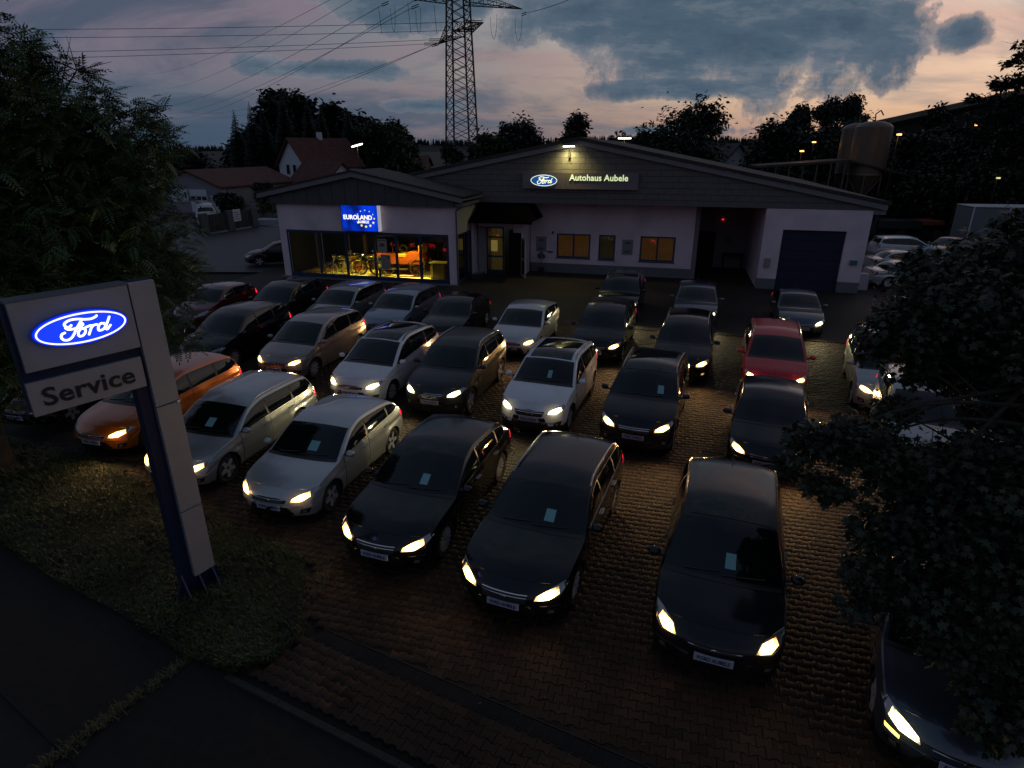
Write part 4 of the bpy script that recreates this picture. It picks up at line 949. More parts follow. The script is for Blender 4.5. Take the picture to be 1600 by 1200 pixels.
def wall_holes(b, s0, s1, z0, z1, n0, n1, holes):
    """wall with rectangular openings (sa,sb,za,zb) sorted by s"""
    x = s0
    for sa, sb, za, zb in holes:
        if sa > x: b.box((x, n0, z0), (sa, n1, z1))
        if za > z0: b.box((sa, n0, z0), (sb, n1, za))
        if zb < z1: b.box((sa, n0, zb), (sb, n1, z1))
        x = sb
    if x < s1: b.box((x, n0, z0), (s1, n1, z1))
    return b
def dealership():
    root = thing('workshop_building', 'wide pale workshop and office building with grey clad gable and blue garage door', 'building', C0, TH)
    # --- right wing with garage opening
    b = MB(); wall_holes(b, -4.95, 0, .55, 4.13, 0, .3, [(-4.02, -1.02, .55, 3.10)]); b.box((-4.95, .3, .0), (-4.7, 6, 4.13)); b.box((-.3, .3, 0), (0, 24, 4.13)); b.build('wall', WALL, root)
    MB().box((-4.955, -.012, 0), (-4.02, .3, .549)).build('plinth', PLINTH, root); MB().box((-1.02, -.012, 0), (.012, .3, .549)).build('plinth', PLINTH, root)
    d = MB().box((-4.02, .22, 0), (-1.02, .26, 3.1)).build('garage_door', GATE, root)
    for i in range(6):
        z = .012 + i * .515; b = MB(); b.box((-4.0, .185, z), (-1.04, .22, z + .495)); b.build('door_panel', GATE, d)
    MB().box((-4.72, -.10, 1.15), (-4.42, -.002, 1.62)).build('meter_box', mat('meter_beige', (.28, .27, .24), .6), root)
    bx = MB().box((-.62, -.12, 1.45), (-.30, -.002, 1.68)).build('letter_box', mat('mail_teal', (.05, .16, .18), .4), root)
    # --- passage
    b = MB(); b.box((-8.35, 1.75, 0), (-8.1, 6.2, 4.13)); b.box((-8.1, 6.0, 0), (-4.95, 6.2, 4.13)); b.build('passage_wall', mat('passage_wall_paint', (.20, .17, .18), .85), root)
    p = MB().box((-8.0, 5.93, 0), (-6.9, 5.99, 2.2)).build('passage_door', DARK, root)
    MB().box((-6.4, 5.95, 1.35), (-5.9, 5.998, 2.0)).build('notice_board', mat('notice', (.10, .10, .11), .6), root)
    b = MB(); b.box((-6.4, 5.0, .9), (-5.2, 5.8, .96)); [b.box((x, y, 0), (x + .06, y + .06, .9)) for x in (-6.38, -5.3) for y in (5.02, 5.7)]; b.build('work_bench', DARK, root)
    MB().box((-6.65, 5.93, 2.9), (-6.55, 5.99, 2.96)).build('red_alarm_lamp', mat('alarm_red', (.5, 0, 0), .3, emit=(1, .01, .08), es=1.6), root)
    # --- recessed office wall
    b = MB(); wall_holes(b, -20.6, -8.352, .55, 4.13, 1.75, 2.0, [(-20.2, -17.75, .55, 2.95), (-16.16, -14.15, .9, 2.31), (-13.66, -12.70, .87, 2.31), (-11.28, -9.31, .88, 2.31)]); b.build('office_wall', WALL, root)
    b = MB(); b.box((-17.7, 1.738, 0), (-8.352, 2.0, .549)); b.build('office_plinth', PLINTH, root)
    LITC = mat('curtain_lit', (.17, .115, .06), .8, emit=(.75, .30, .06), es=.04, noise=.5, nscale=1.2); LITD = mat('curtain_dim', (.10, .09, .05), .8, emit=(.45, .30, .10), es=.02)  # curtains emit faintly, standing in for the lit rooms behind them
    for s0, s1, z0, z1, mu, mt in ((-16.16, -14.15, .9, 2.31, (-15.15,), LITC), (-13.66, -12.70, .87, 2.31, (), LITD), (-11.28, -9.31, .88, 2.31, (-10.3,), LITC)):
        w = framed_window(root, s0, s1, z0, z1, 1.80, mu, .09)
        x = s0 + .05; k = 0; V = []
        while x < s1 - .05: V.append((x, 2.06 + .035 * (k % 2))); x += .07; k += 1
        c = MB()
        for i in range(len(V) - 1): c.face([(V[i][0], V[i][1], z0 - .05), (V[i + 1][0], V[i + 1][1], z0 - .05), (V[i + 1][0], V[i + 1][1], z1 + .05), (V[i][0], V[i][1], z1 + .05)])
        c.build('curtain', mt, w)
    PST = mat('poster_grey', (.22, .23, .25), .4); PSI = mat('poster_print', (.09, .09, .10), .4)
    for s0, z0, z1 in ((-17.4, 1.22, 2.10), (-12.3, 1.23, 2.09)):
        pz = MB().box((s0, 1.71, z0), (s0 + .62, 1.748, z1)).build('poster_case', PST, root)
        q = MB(); q.face([(s0 + .08, 1.707, z0 + .10), (s0 + .5, 1.707, z0 + .14), (s0 + .44, 1.707, z0 + .24), (s0 + .16, 1.707, z0 + .22)]); q.build('poster_print', PSI, pz); q = MB(); q.face([(s0 + .14, 1.707, z0 + .6), (s0 + .50, 1.707, z0 + .62), (s0 + .40, 1.707, z0 + .74), (s0 + .2, 1.707, z0 + .72)]); q.build('poster_print', PSI, pz)
    MB().box((-16.72, 1.70, 1.18), (-16.38, 1.748, 1.25)).build('name_plate', DARK, root)
    MB().box((-14.15, 1.45, 3.86), (-13.85, 1.749, 4.04)).build('security_floodlight', mat('lamp_housing', (.45, .43, .43), .5), root)
    MB().box((-16.44, 1.65, 2.28), (-16.36, 1.748, 2.42)).build('wall_speaker', DARK, root)
    # --- soffit and gable
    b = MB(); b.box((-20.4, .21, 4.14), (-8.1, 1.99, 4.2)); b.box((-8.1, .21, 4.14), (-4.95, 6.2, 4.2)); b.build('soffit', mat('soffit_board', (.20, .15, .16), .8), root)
    SL = (7.41 - 4.42) / 15.3; gx = -14.78
    def top(s): return 7.36 - SL * abs(s - gx)
    b = MB(); b.prism([(-24.6, 4.14), (.38, 4.14), (.38, top(.38)), (gx, top(gx)), (-24.6, top(-24.6))], .035, .2); b.build('gable_backing', JOINT, root)
    # cladding slabs in courses
    slabs = []; cw, ch = .66, .30; z = 4.14; k = 0
    while z < 7.4:
        x = -24.6 + (cw / 2 if k % 2 else 0) - cw
        while x < .38:
            a, c = max(x + .006, -24.6), min(x + cw - .006, .376); z1 = z + ch - .012
            if c - a > .08:
                ta, tc_ = top(a), top(c)
                pl = [(a, z + .006), (c, z + .006)]
                if min(ta, tc_) > z1: pl += [(c, z1), (a, z1)]
                elif max(ta, tc_) > z + .03:
                    za, zc_ = min(z1, ta - .01), min(z1, tc_ - .01)
                    pl += [(c, max(zc_, z + .008)), (a, max(za, z + .008))]
                else: pl = None
                if pl: slabs.append((a, z, pl))
            x += cw
        z += ch; k += 1
    slabs.sort(key=lambda q: abs(q[0] + 13)); r = random.Random(8); rest = MB()
    for i, (a, z, pl) in enumerate(slabs):
        off = r.uniform(-.004, .004)
        if i < 300: m = MB().prism(pl, 0 + off, .034); m.build('cladding_slab', CLAD, root)
        else: rest.prism(pl, 0 + off, .034)
    if rest.f: tag(rest.build('cladding_slabs', CLAD, root), kind='stuff')
    for sg, xe in ((1, .55), (-1, -30.2)):
        b = MB(); b.prism([(gx, top(gx) + .05), (xe, top(xe) + .05), (xe, top(xe) - .20), (gx, top(gx) - .20)], -.16, -.02); b.build('bargeboard', FASCIA, root)
        b = MB(); b.prism([(gx, top(gx) + .22), (xe + .12 * sg, top(xe) + .20), (xe + .12 * sg, top(xe) + .055), (gx, top(gx) + .055)], -.22, 24); b.build('roof', ROOF, root)
    MB().box((.02, .0, 3.95), (.56, 24, 4.15)).build('eaves_box', FASCIA, root)
    MB().box((.4, .2, 4.2), (.62, 24, 4.42)).build('gutter', FASCIA, root)
    # fascia sign: two silver panels
    SG = mat('sign_box', (.20, .17, .185), .45, .3, noise=.05, nscale=2); s_ = thing('fascia_sign', 'long silver sign box on the gable with lit oval and Autohaus Aubele lettering', 'sign', C0, TH)
    pa = MB().box((-17.80, -.20, 4.94), (-15.395, -.012, 5.79)).build('oval_panel', SG, s_); pb = MB().box((-15.38, -.20, 4.94), (-11.52, -.012, 5.78)).build('name_panel', SG, s_)
    oval_badge(pa, -16.6, 5.37, .76, .32, -.205, mat('oval_blue_dim', (.01, .06, .25), .3, emit=(.01, .09, .38), es=.7), mat('ring_gold', (.9, .9, .6), .3, emit=(.95, .95, .45), es=1.2), mat('script_gold', (.9, .9, .6), .3, emit=(.95, 1, .62), es=1.3), .046)
    t = text_obj('name_lettering', 'Autohaus Aubele', .44, .01, mat('letter_lit', (.9, .9, .7), .3, emit=(.80, .95, .50), es=.8), pb, FACE_OUT, .008, spacing=1.02); t.location = (-13.62, -.212, 5.52)
    t2 = text_obj('letter_shade', 'Autohaus Aubele', .44, .006, mat('letter_shadow', (.05, .05, .04), .6), pb, FACE_OUT, .020, spacing=1.02); t2.location = (-13.59, -.2065, 5.495)  # dark shifted copy of the letters, shading painted behind them
    # floodlight on the gable
    fl = thing('gable_floodlight', 'bright floodlight on a short arm at the peak of the gable', 'floodlight', C0 + Vector((-15.25 * EC, -15.25 * ES, 0)), TH)
    MB().box((-.32, -.52, 7.12), (.32, -.22, 7.20)).build('lamp_housing', mat('flood_housing', (.2, .2, .2), .5), fl)
    MB().box((-.29, -.50, 7.085), (.29, -.24, 7.118)).build('lamp_tube', mat('flood_lit', (1, 1, .7), .3, emit=(1, .95, .5), es=14), fl)
    b = MB(); b.tube((0, -.30, 7.05), (0, -.12, 6.85), .03, .03, 6); b.tube((0, -.12, 6.85), (0, -.01, 6.7), .03, .03, 6); b.box((-.05, -.14, 6.55), (.05, -.005, 6.85)); b.build('bracket', DARK, fl)
    ld = bpy.data.lights.new('flood_beam', 'SPOT'); ld.energy = 340; ld.color = (1, .86, .30); ld.spot_size = R(150); ld.spot_blend = 1; ld.shadow_soft_size = .12
    lo = bpy.data.objects.new('flood_beam', ld); COL.objects.link(lo); lo.parent = fl; lo.location = (0, -.40, 7.06); lo.rotation_euler = Vector((0, .10, -1)).to_track_quat('-Z', 'Y').to_euler()
    # --- entrance
    en = thing('entrance_porch', 'narrow entrance with blue framed door under a dark sloping canopy', 'entrance', C0, TH)
    b = MB(); b.box((-20.6, .3, 0), (-20.12, 1.74, 3.2)); b.box((-18.45, .3, 2.45), (-17.8, 1.74, 3.2)); b.box((-20.12, .3, 2.75), (-18.45, 1.74, 3.2)); b.box((-17.98, .3, 0), (-17.8, 1.74, 2.45)); b.build('porch_wall', WALL, en)
    # brick pier
    bk = mat('white_brick', (.36, .33, .34), .8); pr = MB().box((-20.58, .262, 0), (-20.13, .298, 2.75)).build('brick_pier', mat('mortar', (.10, .09, .09), .9), en)
    bm_ = MB().box((.004, 0, .004), (.216, .02, .086)).mesh('brick'); bm_.materials.append(bk)
    for k in range(30):
        for i in range(2):
            q = mesh_obj('brick', bm_, None, pr); q.location = (-20.575 + i * .222, .241, k * .09)
    d = MB(); d.box((-20.10, .34, 0), (-20.02, .42, 2.74)); d.box((-19.12, .34, 0), (-19.04, .42, 2.74)); d.box((-20.02, .34, 2.66), (-19.12, .42, 2.74)); d.box((-20.02, .34, 2.12), (-19.12, .42, 2.2)); d.box((-20.02, .34, 0), (-19.12, .42, .25)); d.box((-20.02, .34, 1.0), (-19.12, .42, 1.08)); dd = d.build('side_light', BLUEF, en)
    for z0, z1 in ((.25, 1.0), (1.08, 2.12), (2.2, 2.66)): MB().box((-20.02, .375, z0), (-19.12, .382, z1)).build('pane', PANE, dd)
    MB().box((-20.0, 1.0, 0), (-19.2, 1.04, 2.7)).build('lit_lobby_wall', mat('lobby_glow', (.14, .11, .05), .8, emit=(.5, .33, .06), es=.05), en)  # wall itself emits, lobby lamplight put into its material
    b = MB(); b.box((-19.9, .6, 1.3), (-19.5, .62, 1.95)); b.build('lobby_poster', mat('poster_glow', (.6, .45, .2), .6, emit=(.6, .42, .1), es=.3), en)  # poster emits too, warm lobby light put into its colour
    MB().box((-19.04, 1.5, 0), (-17.98, 1.54, 2.45)).build('inner_door', DARK, en)
    dn = MB(); th = math.radians(-62); M = Matrix.Translation((-18.0, .30, 0)) @ Matrix.Rotation(th, 4, 'Z')
    for q in (((0, 0, 0), (.07, .05, 2.2)), ((.83, 0, 0), (.9, .05, 2.2)), ((.07, 0, 2.12), (.83, .05, 2.2)), ((.07, 0, 0), (.83, .05, .14)), ((.07, 0, .95), (.83, .05, 1.05))): dn.box(*q, M)
    do = dn.build('open_door_leaf', WFRAME, en)
    for z0, z1 in ((.14, .95), (1.05, 2.12)): MB().box((.07, .02, z0), (.83, .026, z1), M).build('pane', PANE, do)
    MB().box((.76, -.05, 1.0), (.80, .0, 1.16), M).build('door_handle', CHROME, do)
    cn = MB(); cn.face([(-20.6, -1.35, 3.25), (-17.0, -1.35, 3.25), (-17.6, .0, 4.12), (-20.3, .0, 4.12)]); cn.face([(-17.0, -1.35, 3.25), (-17.0, 1.73, 3.25), (-17.6, 1.73, 4.12), (-17.6, .0, 4.12)]); cn.face([(-20.6, -1.35, 3.25), (-20.6, 1.73, 3.25), (-20.3, 1.73, 4.12), (-20.3, 0, 4.12)]); cn.face([(-20.6, -1.35, 3.25), (-17.0, -1.35, 3.25), (-17.0, 1.73, 3.25), (-20.6, 1.73, 3.25)]); cn.face([(-17.6, 0, 4.12), (-17.6, 1.73, 4.12), (-20.3, 1.73, 4.12), (-20.3, 0, 4.12)])
    cano = cn.build('canopy', mat('canopy_felt', (.004, .0035, .004), 1.0, spec=.0), en); MB().box((-20.62, -1.38, 3.13), (-16.98, -1.352, 3.27)).build('canopy_edge', mat('canopy_trim', (.006, .005, .006), .9, spec=.1), en)
    # potted topiary
    pt = thing('potted_topiary', 'small clipped tree in a dark pot against the office wall left of the windows', 'potted plant', C0 + Vector((-17.0 * EC - 1.35 * ES, -17.0 * ES + 1.35 * EC, 0)), TH)
    MB().lathe([(0, 0), (.14, 0), (.19, .32), (.17, .32), (.15, .27), (0, .27)], 14).build('pot', mat('pot_dark', (.02, .018, .018), .6), pt, 40)
    MB().tube((0, 0, .26), (0, 0, .85), .018, .014, 6).build('stem', mat('bark', (.035, .028, .02), .9), pt)
    leaf_crown('foliage', [((0, 0, 1.02), (.2, .2, .26))], 420, .07, mat('topiary_leaf', (.03, .045, .02), .7), pt, 5)
    pl = thing('flower_planter', 'low planter with pale flowers at the side of the showroom', 'planter', C0 + Vector((-20.2 * EC + 1.05 * ES, -20.2 * ES - 1.05 * EC, 0)), TH)
    MB().box((-.22, -.55, 0), (.22, .55, .28)).build('trough', mat('trough', (.05, .045, .045), .8), pl); leaf_crown('flowers', [((0, 0, .34), (.2, .5, .1))], 260, .06, mat('petal', (.5, .42, .4), .7, noise=.4, nscale=20), pl, 6)
dealership()
def showroom():
    root = thing('showroom', 'low showroom wing with lit shop windows and a shallow dark gable roof', 'building', C0, TH)
    n0 = -3.35; s0, s1 = -31.35, -20.67; gl0, gl1 = -30.93, -21.10; G = (s0 + s1) / 2 - .24
    b = MB(); b.box((s0, n0, 2.70), (s1, n0 + .25, 4.14)); b.box((s0, n0, 0), (gl0, n0 + .25, 2.70)); b.box((gl1, n0, 0), (s1, n0 + .25, 2.70))
    b.box((s0, n0 + .25, 0), (s0 + .25, 2, 4.14)); b.box((s1 - .25, -.75, 0), (s1, 2, 2.7)); b.box((s0 + .25, 1.9, 0), (s1 - .25, 2.1, 4.14)); b.build('wall', WALL, root)
    b = MB(); b.box((s1 - .25, n0 + .25, 2.70), (s1 + .002, 2, 4.14)); b.build('side_wall_panel', mat('side_panel', (.40, .37, .27), .8), root)
    MB().box((gl0, n0 - .02, 0), (gl1, n0 + .25, .12)).build('threshold', BLUEF, root); MB().box((s0 - .1, n0 - .25, -.05), (s1 + .1, n0 - .021, .05)).build('step', PLINTH, root)
    # ten-pane front in a blue frame
    ms = [-28.95, -27.25, -25.49, -24.19, -22.77]
    framed_window(root, gl0, gl1, .12, 2.69, n0 + .03, ms, .13, BLUEF, False, 'shop_window')
    for x in (gl0 + .02, -28.82, -27.12): MB().box((x + .10, n0 - .0, .25), (x + .125, n0 + .02, 2.56)).build('bright_bead', mat('bead', (.42, .40, .38), .4), root)
    f = MB(); x = s1 - .06
    for y in (n0 + .25, -1.95, -.82): f.box((x - .05, y, .12), (x + .06, y + .07, 2.69))
    f.box((x - .05, n0 + .32, .12), (x + .06, -.82, .2)); f.box((x - .05, n0 + .32, 2.62), (x + .06, -.82, 2.69)); f.box((s1 - .25, n0 + .25, 0), (s1 + .01, -.75, .119)); sw = f.build('side_window', BLUEF, root)
    MB().box((x, n0 + .32, .2), (x + .006, -1.95, 2.62)).build('pane', PANE, sw); MB().box((x, -1.88, .2), (x + .006, -.82, 2.62)).build('pane', PANE, sw)
    MB().box((s1 + .012, -.72, 0), (s1 + .10, -.45, 3.3)).build('corner_post', WALL, root)
    # roof and dark clad gable
    pk = 5.80; ez = 4.62
    def top(s): return pk - (pk - ez) / 5.9 * abs(s - G)
    b = MB(); b.prism([(s0 - .25, 4.145), (s1 + .0, 4.145), (s1 + .0, top(s1)), (G, top(G)), (s0 - .25, top(s0 - .25))], n0 - .28, n0 + .1); b.build('gable', mat('gable_board', (.085, .083, .088), .8, noise=.08, nscale=2), root)
    for i in range(14):
        x = s0 - .2 + i * (s1 - s0 + .3) / 14; MB().box((x, n0 - .300, 4.16), (x + .02, n0 - .282, min(top(x), top(x + .02)) - .05)).build('gable_batten', mat('batten', (.06, .058, .062), .8), root)
    for sg, xe in ((1, s1 + .50), (-1, s0 - .85)):
        b = MB(); b.prism([(G, top(G) + .05), (xe, top(xe) + .05), (xe, top(xe) - .20), (G, top(G) - .20)], n0 - .50, n0 - .305); b.build('bargeboard', FASCIA, root)
        b = MB(); b.prism([(G, top(G) + .15), (xe + .08 * sg, top(xe) + .14), (xe + .08 * sg, top(xe) + .055), (G, top(G) + .055)], n0 - .55, -.24); b.build('roof', ROOF, root)
    b = MB(); b.path([(s1 + .45, n0 - .4, 4.5), (s1 + .45, .0, 4.48)], .06, 8); b.build('gutter', FASCIA, root)
    b = MB(); b.path([(s1 + .42, n0 - .1, 4.45), (s1 + .40, n0 - .1, 4.2), (s1 + .06, n0 - .06, 3.95), (s1 + .06, n0 - .06, .05)], .045, 8); b.build('downpipe', mat('pipe', (.12, .12, .13), .4, .6), root)
    MB().box((s1 + .003, n0 - .1, 4.15), (s1 + .3, .1, 4.3)).build('eaves_board', FASCIA, root)
    b = MB(); b.box((s0 + .26, n0 + .26, .0), (s1 - .26, 1.89, .05)); b.build('showroom_floor', mat('floor_pale', (.62, .56, .42), .35), root)
    b = MB(); b.box((s0 + .26, n0 + .26, 3.2), (s1 - .26, 1.89, 3.25)); b.box((s0 + .26, 1.85, .05), (s1 - .26, 1.89, 3.2)); b.box((s0 + .255, n0 + .26, .05), (s0 + .30, 1.84, 3.19)); b.build('darkened_lining', mat('lining', (.045, .038, .03), .8), root)  # lining kept dark, left sheet added to darken the lit inner wall
    for x, y in ((-30.2, -1.4), (-28.0, .4)): MB().box((x - .09, y - .09, .05), (x + .09, y + .09, 3.2)).build('timber_post', mat('post_wood', (.35, .24, .10), .6), root)
    # warm lamps inside
    for x, y, e in ((-24.1, -2.3, 3200), (-26.4, -2.4, 1700), (-28.0, -2.4, 520), (-29.8, -1.6, 14), (-22.2, -1.9, 200)):
        ld = bpy.data.lights.new('ceiling_lamp_light', 'SPOT'); ld.energy = e; ld.spot_size = R(88); ld.spot_blend = .8; ld.shadow_soft_size = .15; ld.color = (1, .72, .07); lo = bpy.data.objects.new('ceiling_lamp_light', ld); COL.objects.link(lo); lo.parent = root; lo.location = (x, y, 3.12)
        MB().box((x - .25, y - .25, 3.15), (x + .25, y + .25, 3.19)).build('ceiling_lamp', mat('lamp_warm', (.9, .7, .3), .4, emit=(1, .7, .15), es=.8), root)
    # sign box
    sg = thing('blue_stars_sign', 'lit blue sign box with ring of yellow stars and Euroland lettering above the showroom windows', 'sign', C0, TH)
    bl = bpy.data.materials.new('euro_blue'); bl.use_nodes = True; B = bl.node_tree.nodes['Principled BSDF']; B.inputs['Base Color'].default_value = (.01, .02, .3, 1); tc = bl.node_tree.nodes.new('ShaderNodeTexCoord'); nn = bl.node_tree.nodes.new('ShaderNodeTexNoise'); nn.inputs['Scale'].default_value = 1.6; bl.node_tree.links.new(tc.outputs['Object'], nn.inputs[0])
    rr = bl.node_tree.nodes.new('ShaderNodeMapRange'); rr.inputs[1].default_value = .3; rr.inputs[2].default_value = .7; rr.inputs[3].default_value = .15; rr.inputs[4].default_value = 1.1; bl.node_tree.links.new(nn.outputs[0], rr.inputs[0]); bl.node_tree.links.new(rr.outputs[0], B.inputs['Emission Strength']); B.inputs['Emission Color'].default_value = (.0, .05, .85, 1)
    bx = MB().box((-27.15, n0 - .30, 2.79), (-25.0, n0 - .302 + .30, 4.13)).build('sign_box', bl, sg)
    e = MB(); y0, y1 = n0 - .315, n0 - .003; e.box((-24.998, y0, 2.78), (-24.95, y1, 4.14)); e.build('sign_edge', mat('edge_white', (.7, .7, .75), .4, emit=(.8, .8, .85), es=.35), sg)
    e = MB(); e.box((-27.15, y0, 4.132), (-24.999, y1, 4.15)); e.box((-27.15, y0, 2.77), (-24.999, y1, 2.788)); e.box((-27.17, y0, 2.77), (-27.152, y1, 4.15)); e.build('sign_frame', BLUEF, sg)
    wl = mat('euro_white', (.9, .9, .9), .4, emit=(1, .98, .92), es=1.3); yl = mat('star_yellow', (.9, .8, .05), .4, emit=(1, .85, .02), es=1.3); yw = mat('star_pale', (.8, .85, .7), .4, emit=(.85, 1, .75), es=1.2)
    t = text_obj('lettering', 'EUROLAND', .325, .006, wl, bx, FACE_OUT, .006, 'LEFT', 1.0); t.location = (-27.05, n0 - .31, 3.50)
    t = text_obj('lettering', 'AUBELE', .19, .006, wl, bx, FACE_OUT, .003, 'LEFT', 1.05); t.location = (-26.20, n0 - .309, 3.27)
    for i in range(12):
        a = i * math.pi / 6; cx, cz = -25.72 + .52 * math.cos(a), 3.46 + .43 * math.sin(a); big = .085 if math.sin(a) < -.3 else (.06 if math.sin(a) < .4 else .042)
        if math.sin(a) > -.1 and math.cos(a) < -.9: continue
        s_ = MB(); s_.face([(cx + (big if k % 2 == 0 else big * .42) * math.sin(k * math.pi / 5), n0 - .313, cz + (big if k % 2 == 0 else big * .42) * math.cos(k * math.pi / 5)) for k in range(10)]); s_.build('star', yl if math.sin(a) < .45 else yw, bx)
    return n0
N0 = showroom()
def loc_b(s, n, z=0): return C0 + Vector((s * EC - n * ES, s * ES + n * EC, z))
def spoked(b, c, r, tr, n=12, ax='y', hub=.06):
    """wheel in the plane normal to local y: tyre torus goes to another builder"""
    for i in range(n):
        a = 2 * math.pi * i / n; b.tube((c[0] + hub * math.cos(a), c[1], c[2] + hub * math.sin(a)), (c[0] + r * math.cos(a), c[1], c[2] + r * math.sin(a)), .013, .013, 5)
    return b
def torus(b, c, r, t, n=28, k=8):
    M = Matrix.Translation(c) @ Matrix.Rotation(math.pi / 2, 4, 'X'); b.lathe([(r + t * math.cos(2 * math.pi * i / k), t * math.sin(2 * math.pi * i / k)) for i in range(k)], n, M, True); return b
def vintage_car():
    REDB = mat('vintage_red', (.26, .055, .03), .3, 0, .6); ORG = mat('vintage_tan', (.42, .22, .08), .5); BRS = mat('brass', (.7, .5, .15), .25, 1); BLK = mat('vintage_black', (.02, .018, .015), .4)
    r = thing('vintage_car', 'antique red open car with wooden spoke wheels inside the lit showroom', 'vintage car', loc_b(-24.6, -1.2, .05), TH + R(6)); r.scale = (1.22, 1.22, 1.22)
    b = MB(); b.prism([(-1.5, .55), (.95, .55), (1.0, .75), (.9, 1.12), (.25, 1.10), (.15, .85), (-.3, .85), (-.4, 1.0), (-1.5, .95)], -.45, .45); b.build('body', REDB, r)
    b = MB(); b.box((.28, -.42, .95), (.9, .42, 1.05)); b.box((.78, -.45, 1.05), (.95, .45, 1.42)); b.box((-.25, -.42, .88), (.12, .42, 1.0)); b.build('seat', ORG, r)
    b = MB(); b.prism([(-1.5, .55), (-1.42, .5), (-1.42, 1.0), (-1.5, 1.02)], -.36, .36); b.build('radiator', BRS, r)
    for x in (-1.25, .75):
        for y in (-.68, .68):
            w = torus(MB(), (x, y, .40), .36, .035).build('wheel', mat('cream_tyre', (.45, .36, .2), .6) if False else BLK, r, 50); spoked(MB(), (x, y, .40), .35, .03, 12).build('spokes', REDB, w); torus(MB(), (x, y, .40), .315, .016, 24, 6).build('wheel_rim', REDB, w); MB().tube((x, y - .06, .4), (x, y + .06, .4), .06, .06, 10).build('hub', BRS, w)
    for y in (-.68, .68):
        b = MB()
        for x in (-1.25, .75):
            for k in range(8):
                a0, a1 = R(15 + k * 18), R(33 + k * 18); b.face([(x + .47 * math.cos(a0), y - .12, .4 + .47 * math.sin(a0)), (x + .47 * math.cos(a1), y - .12, .4 + .47 * math.sin(a1)), (x + .47 * math.cos(a1), y + .12, .4 + .47 * math.sin(a1)), (x + .47 * math.cos(a0), y + .12, .4 + .47 * math.sin(a0))])
        b.box((-.78, y - .14, .33), (.28, y + .14, .37)); b.build('mudguard', BLK, r)
    b = MB(); b.tube((-.42, -.45, .95), (-.55, -.45, 1.55), .015, .015, 6); b.tube((-.42, .45, .95), (-.55, .45, 1.55), .015, .015, 6); b.tube((-.55, -.45, 1.55), (-.55, .45, 1.55), .015, .015, 6); b.build('windscreen_frame', BRS, r)
    b = MB(); b.tube((-.3, -.2, .85), (-.05, -.2, 1.22), .014, .014, 6); torus(b, (-.03, -.2, 1.24), .17, .014, 18, 6); b.build('steering_wheel', BLK, r)
    for y in (-.4, .4): MB().lathe([(0, -.08), (.09, -.07), (.11, .06), (0, .08)], 12, Matrix.Translation((-1.56, y, .82)) @ Matrix.Rotation(-math.pi / 2, 4, 'Y')).build('headlamp', BRS, r)
def motorcycle(x, n, rz, label, white=False, tank=(.02, .02, .02)):
    BLK = MATS['vintage_black'] if 'vintage_black' in MATS else mat('vintage_black', (.02, .018, .015), .4)
    r = thing('motorcycle', label, 'motorcycle', loc_b(x, n, .05), TH + rz, 'motorcycles in the showroom window'); r.scale = (1.15, 1.15, 1.15); ty = mat('cream_tyre', (.55, .45, .26), .6) if white else BLK
    for wx in (-.68, .70):
        w = torus(MB(), (wx, 0, .34), .31, .042).build('wheel', ty, r, 50); b = spoked(MB(), (wx, 0, .34), .29, 0, 14, hub=.04); b.build('spokes', mat('spoke_red', (.35, .05, .05), .4), w)
    b = MB(); b.path([(-.68, -.05, .34), (-.42, -.05, .95), (-.38, -.05, 1.02)], .022, 7); b.path([(-.68, .05, .34), (-.42, .05, .95)], .022, 7); b.build('front_fork', CHROME, r)
    b = MB(); b.path([(-.42, 0, .90), (-.1, 0, .42), (.35, 0, .40), (.70, 0, .34)], .025, 7); b.path([(-.42, 0, .90), (.25, 0, .80), (.5, 0, .72), (.70, 0, .34)], .022, 7); b.build('frame', BLK, r)
    m_ = bmesh.new(); bmesh.ops.create_uvsphere(m_, u_segments=14, v_segments=8, radius=1)
    for v in m_.verts: v.co = Vector((-.12 + v.co.x * .28, v.co.y * .14, .86 + v.co.z * .12))
    me = bpy.data.meshes.new('tank'); m_.to_mesh(me); m_.free(); smooth(me, 60); mesh_obj('fuel_tank', me, mat('tank_' + str(tank), tank, .2, .3, 1), r)
    MB().prism([(.12, .76), (.62, .74), (.70, .84), (.5, .86), (.15, .84)], -.12, .12).build('saddle', mat('saddle_leather', (.10, .05, .02), .5), r)
    b = MB(); b.box((-.12, -.13, .34), (.22, .13, .52)); b.lathe([(0, 0), (.10, 0), (.11, .03), (.10, .06), (.11, .09), (.10, .12), (.11, .15), (.10, .2), (0, .22)], 12, Matrix.Translation((.02, 0, .52))); b.build('engine', mat('engine_alloy', (.5, .5, .48), .3, .9), r)
    b = MB(); b.path([(-.36, -.36, 1.12), (-.42, -.1, 1.06), (-.42, .1, 1.06), (-.36, .36, 1.12)], .014, 6); b.build('handlebar', CHROME, r)
    MB().lathe([(0, -.07), (.07, -.05), (.09, .05), (0, .07)], 12, Matrix.Translation((-.52, 0, .98)) @ Matrix.Rotation(-math.pi / 2, 4, 'Y')).build('headlamp', CHROME, r)
    for wx in (-.68, .70):
        b = MB()
        for k in range(6):
            a0, a1 = R(30 + k * 22), R(52 + k * 22); b.face([(wx + .39 * math.cos(a0), -.06, .34 + .39 * math.sin(a0)), (wx + .39 * math.cos(a1), -.06, .34 + .39 * math.sin(a1)), (wx + .39 * math.cos(a1), .06, .34 + .39 * math.sin(a1)), (wx + .39 * math.cos(a0), .06, .34 + .39 * math.sin(a0))])
        b.build('mudguard', BLK, r)
    MB().path([(.05, -.16, .35), (.4, -.18, .30), (.95, -.18, .34)], .03, 8).build('exhaust', CHROME, r)
vintage_car()
motorcycle(-28.1, -2.3, R(50), 'old motorcycle with cream tyres in the second showroom pane', True)
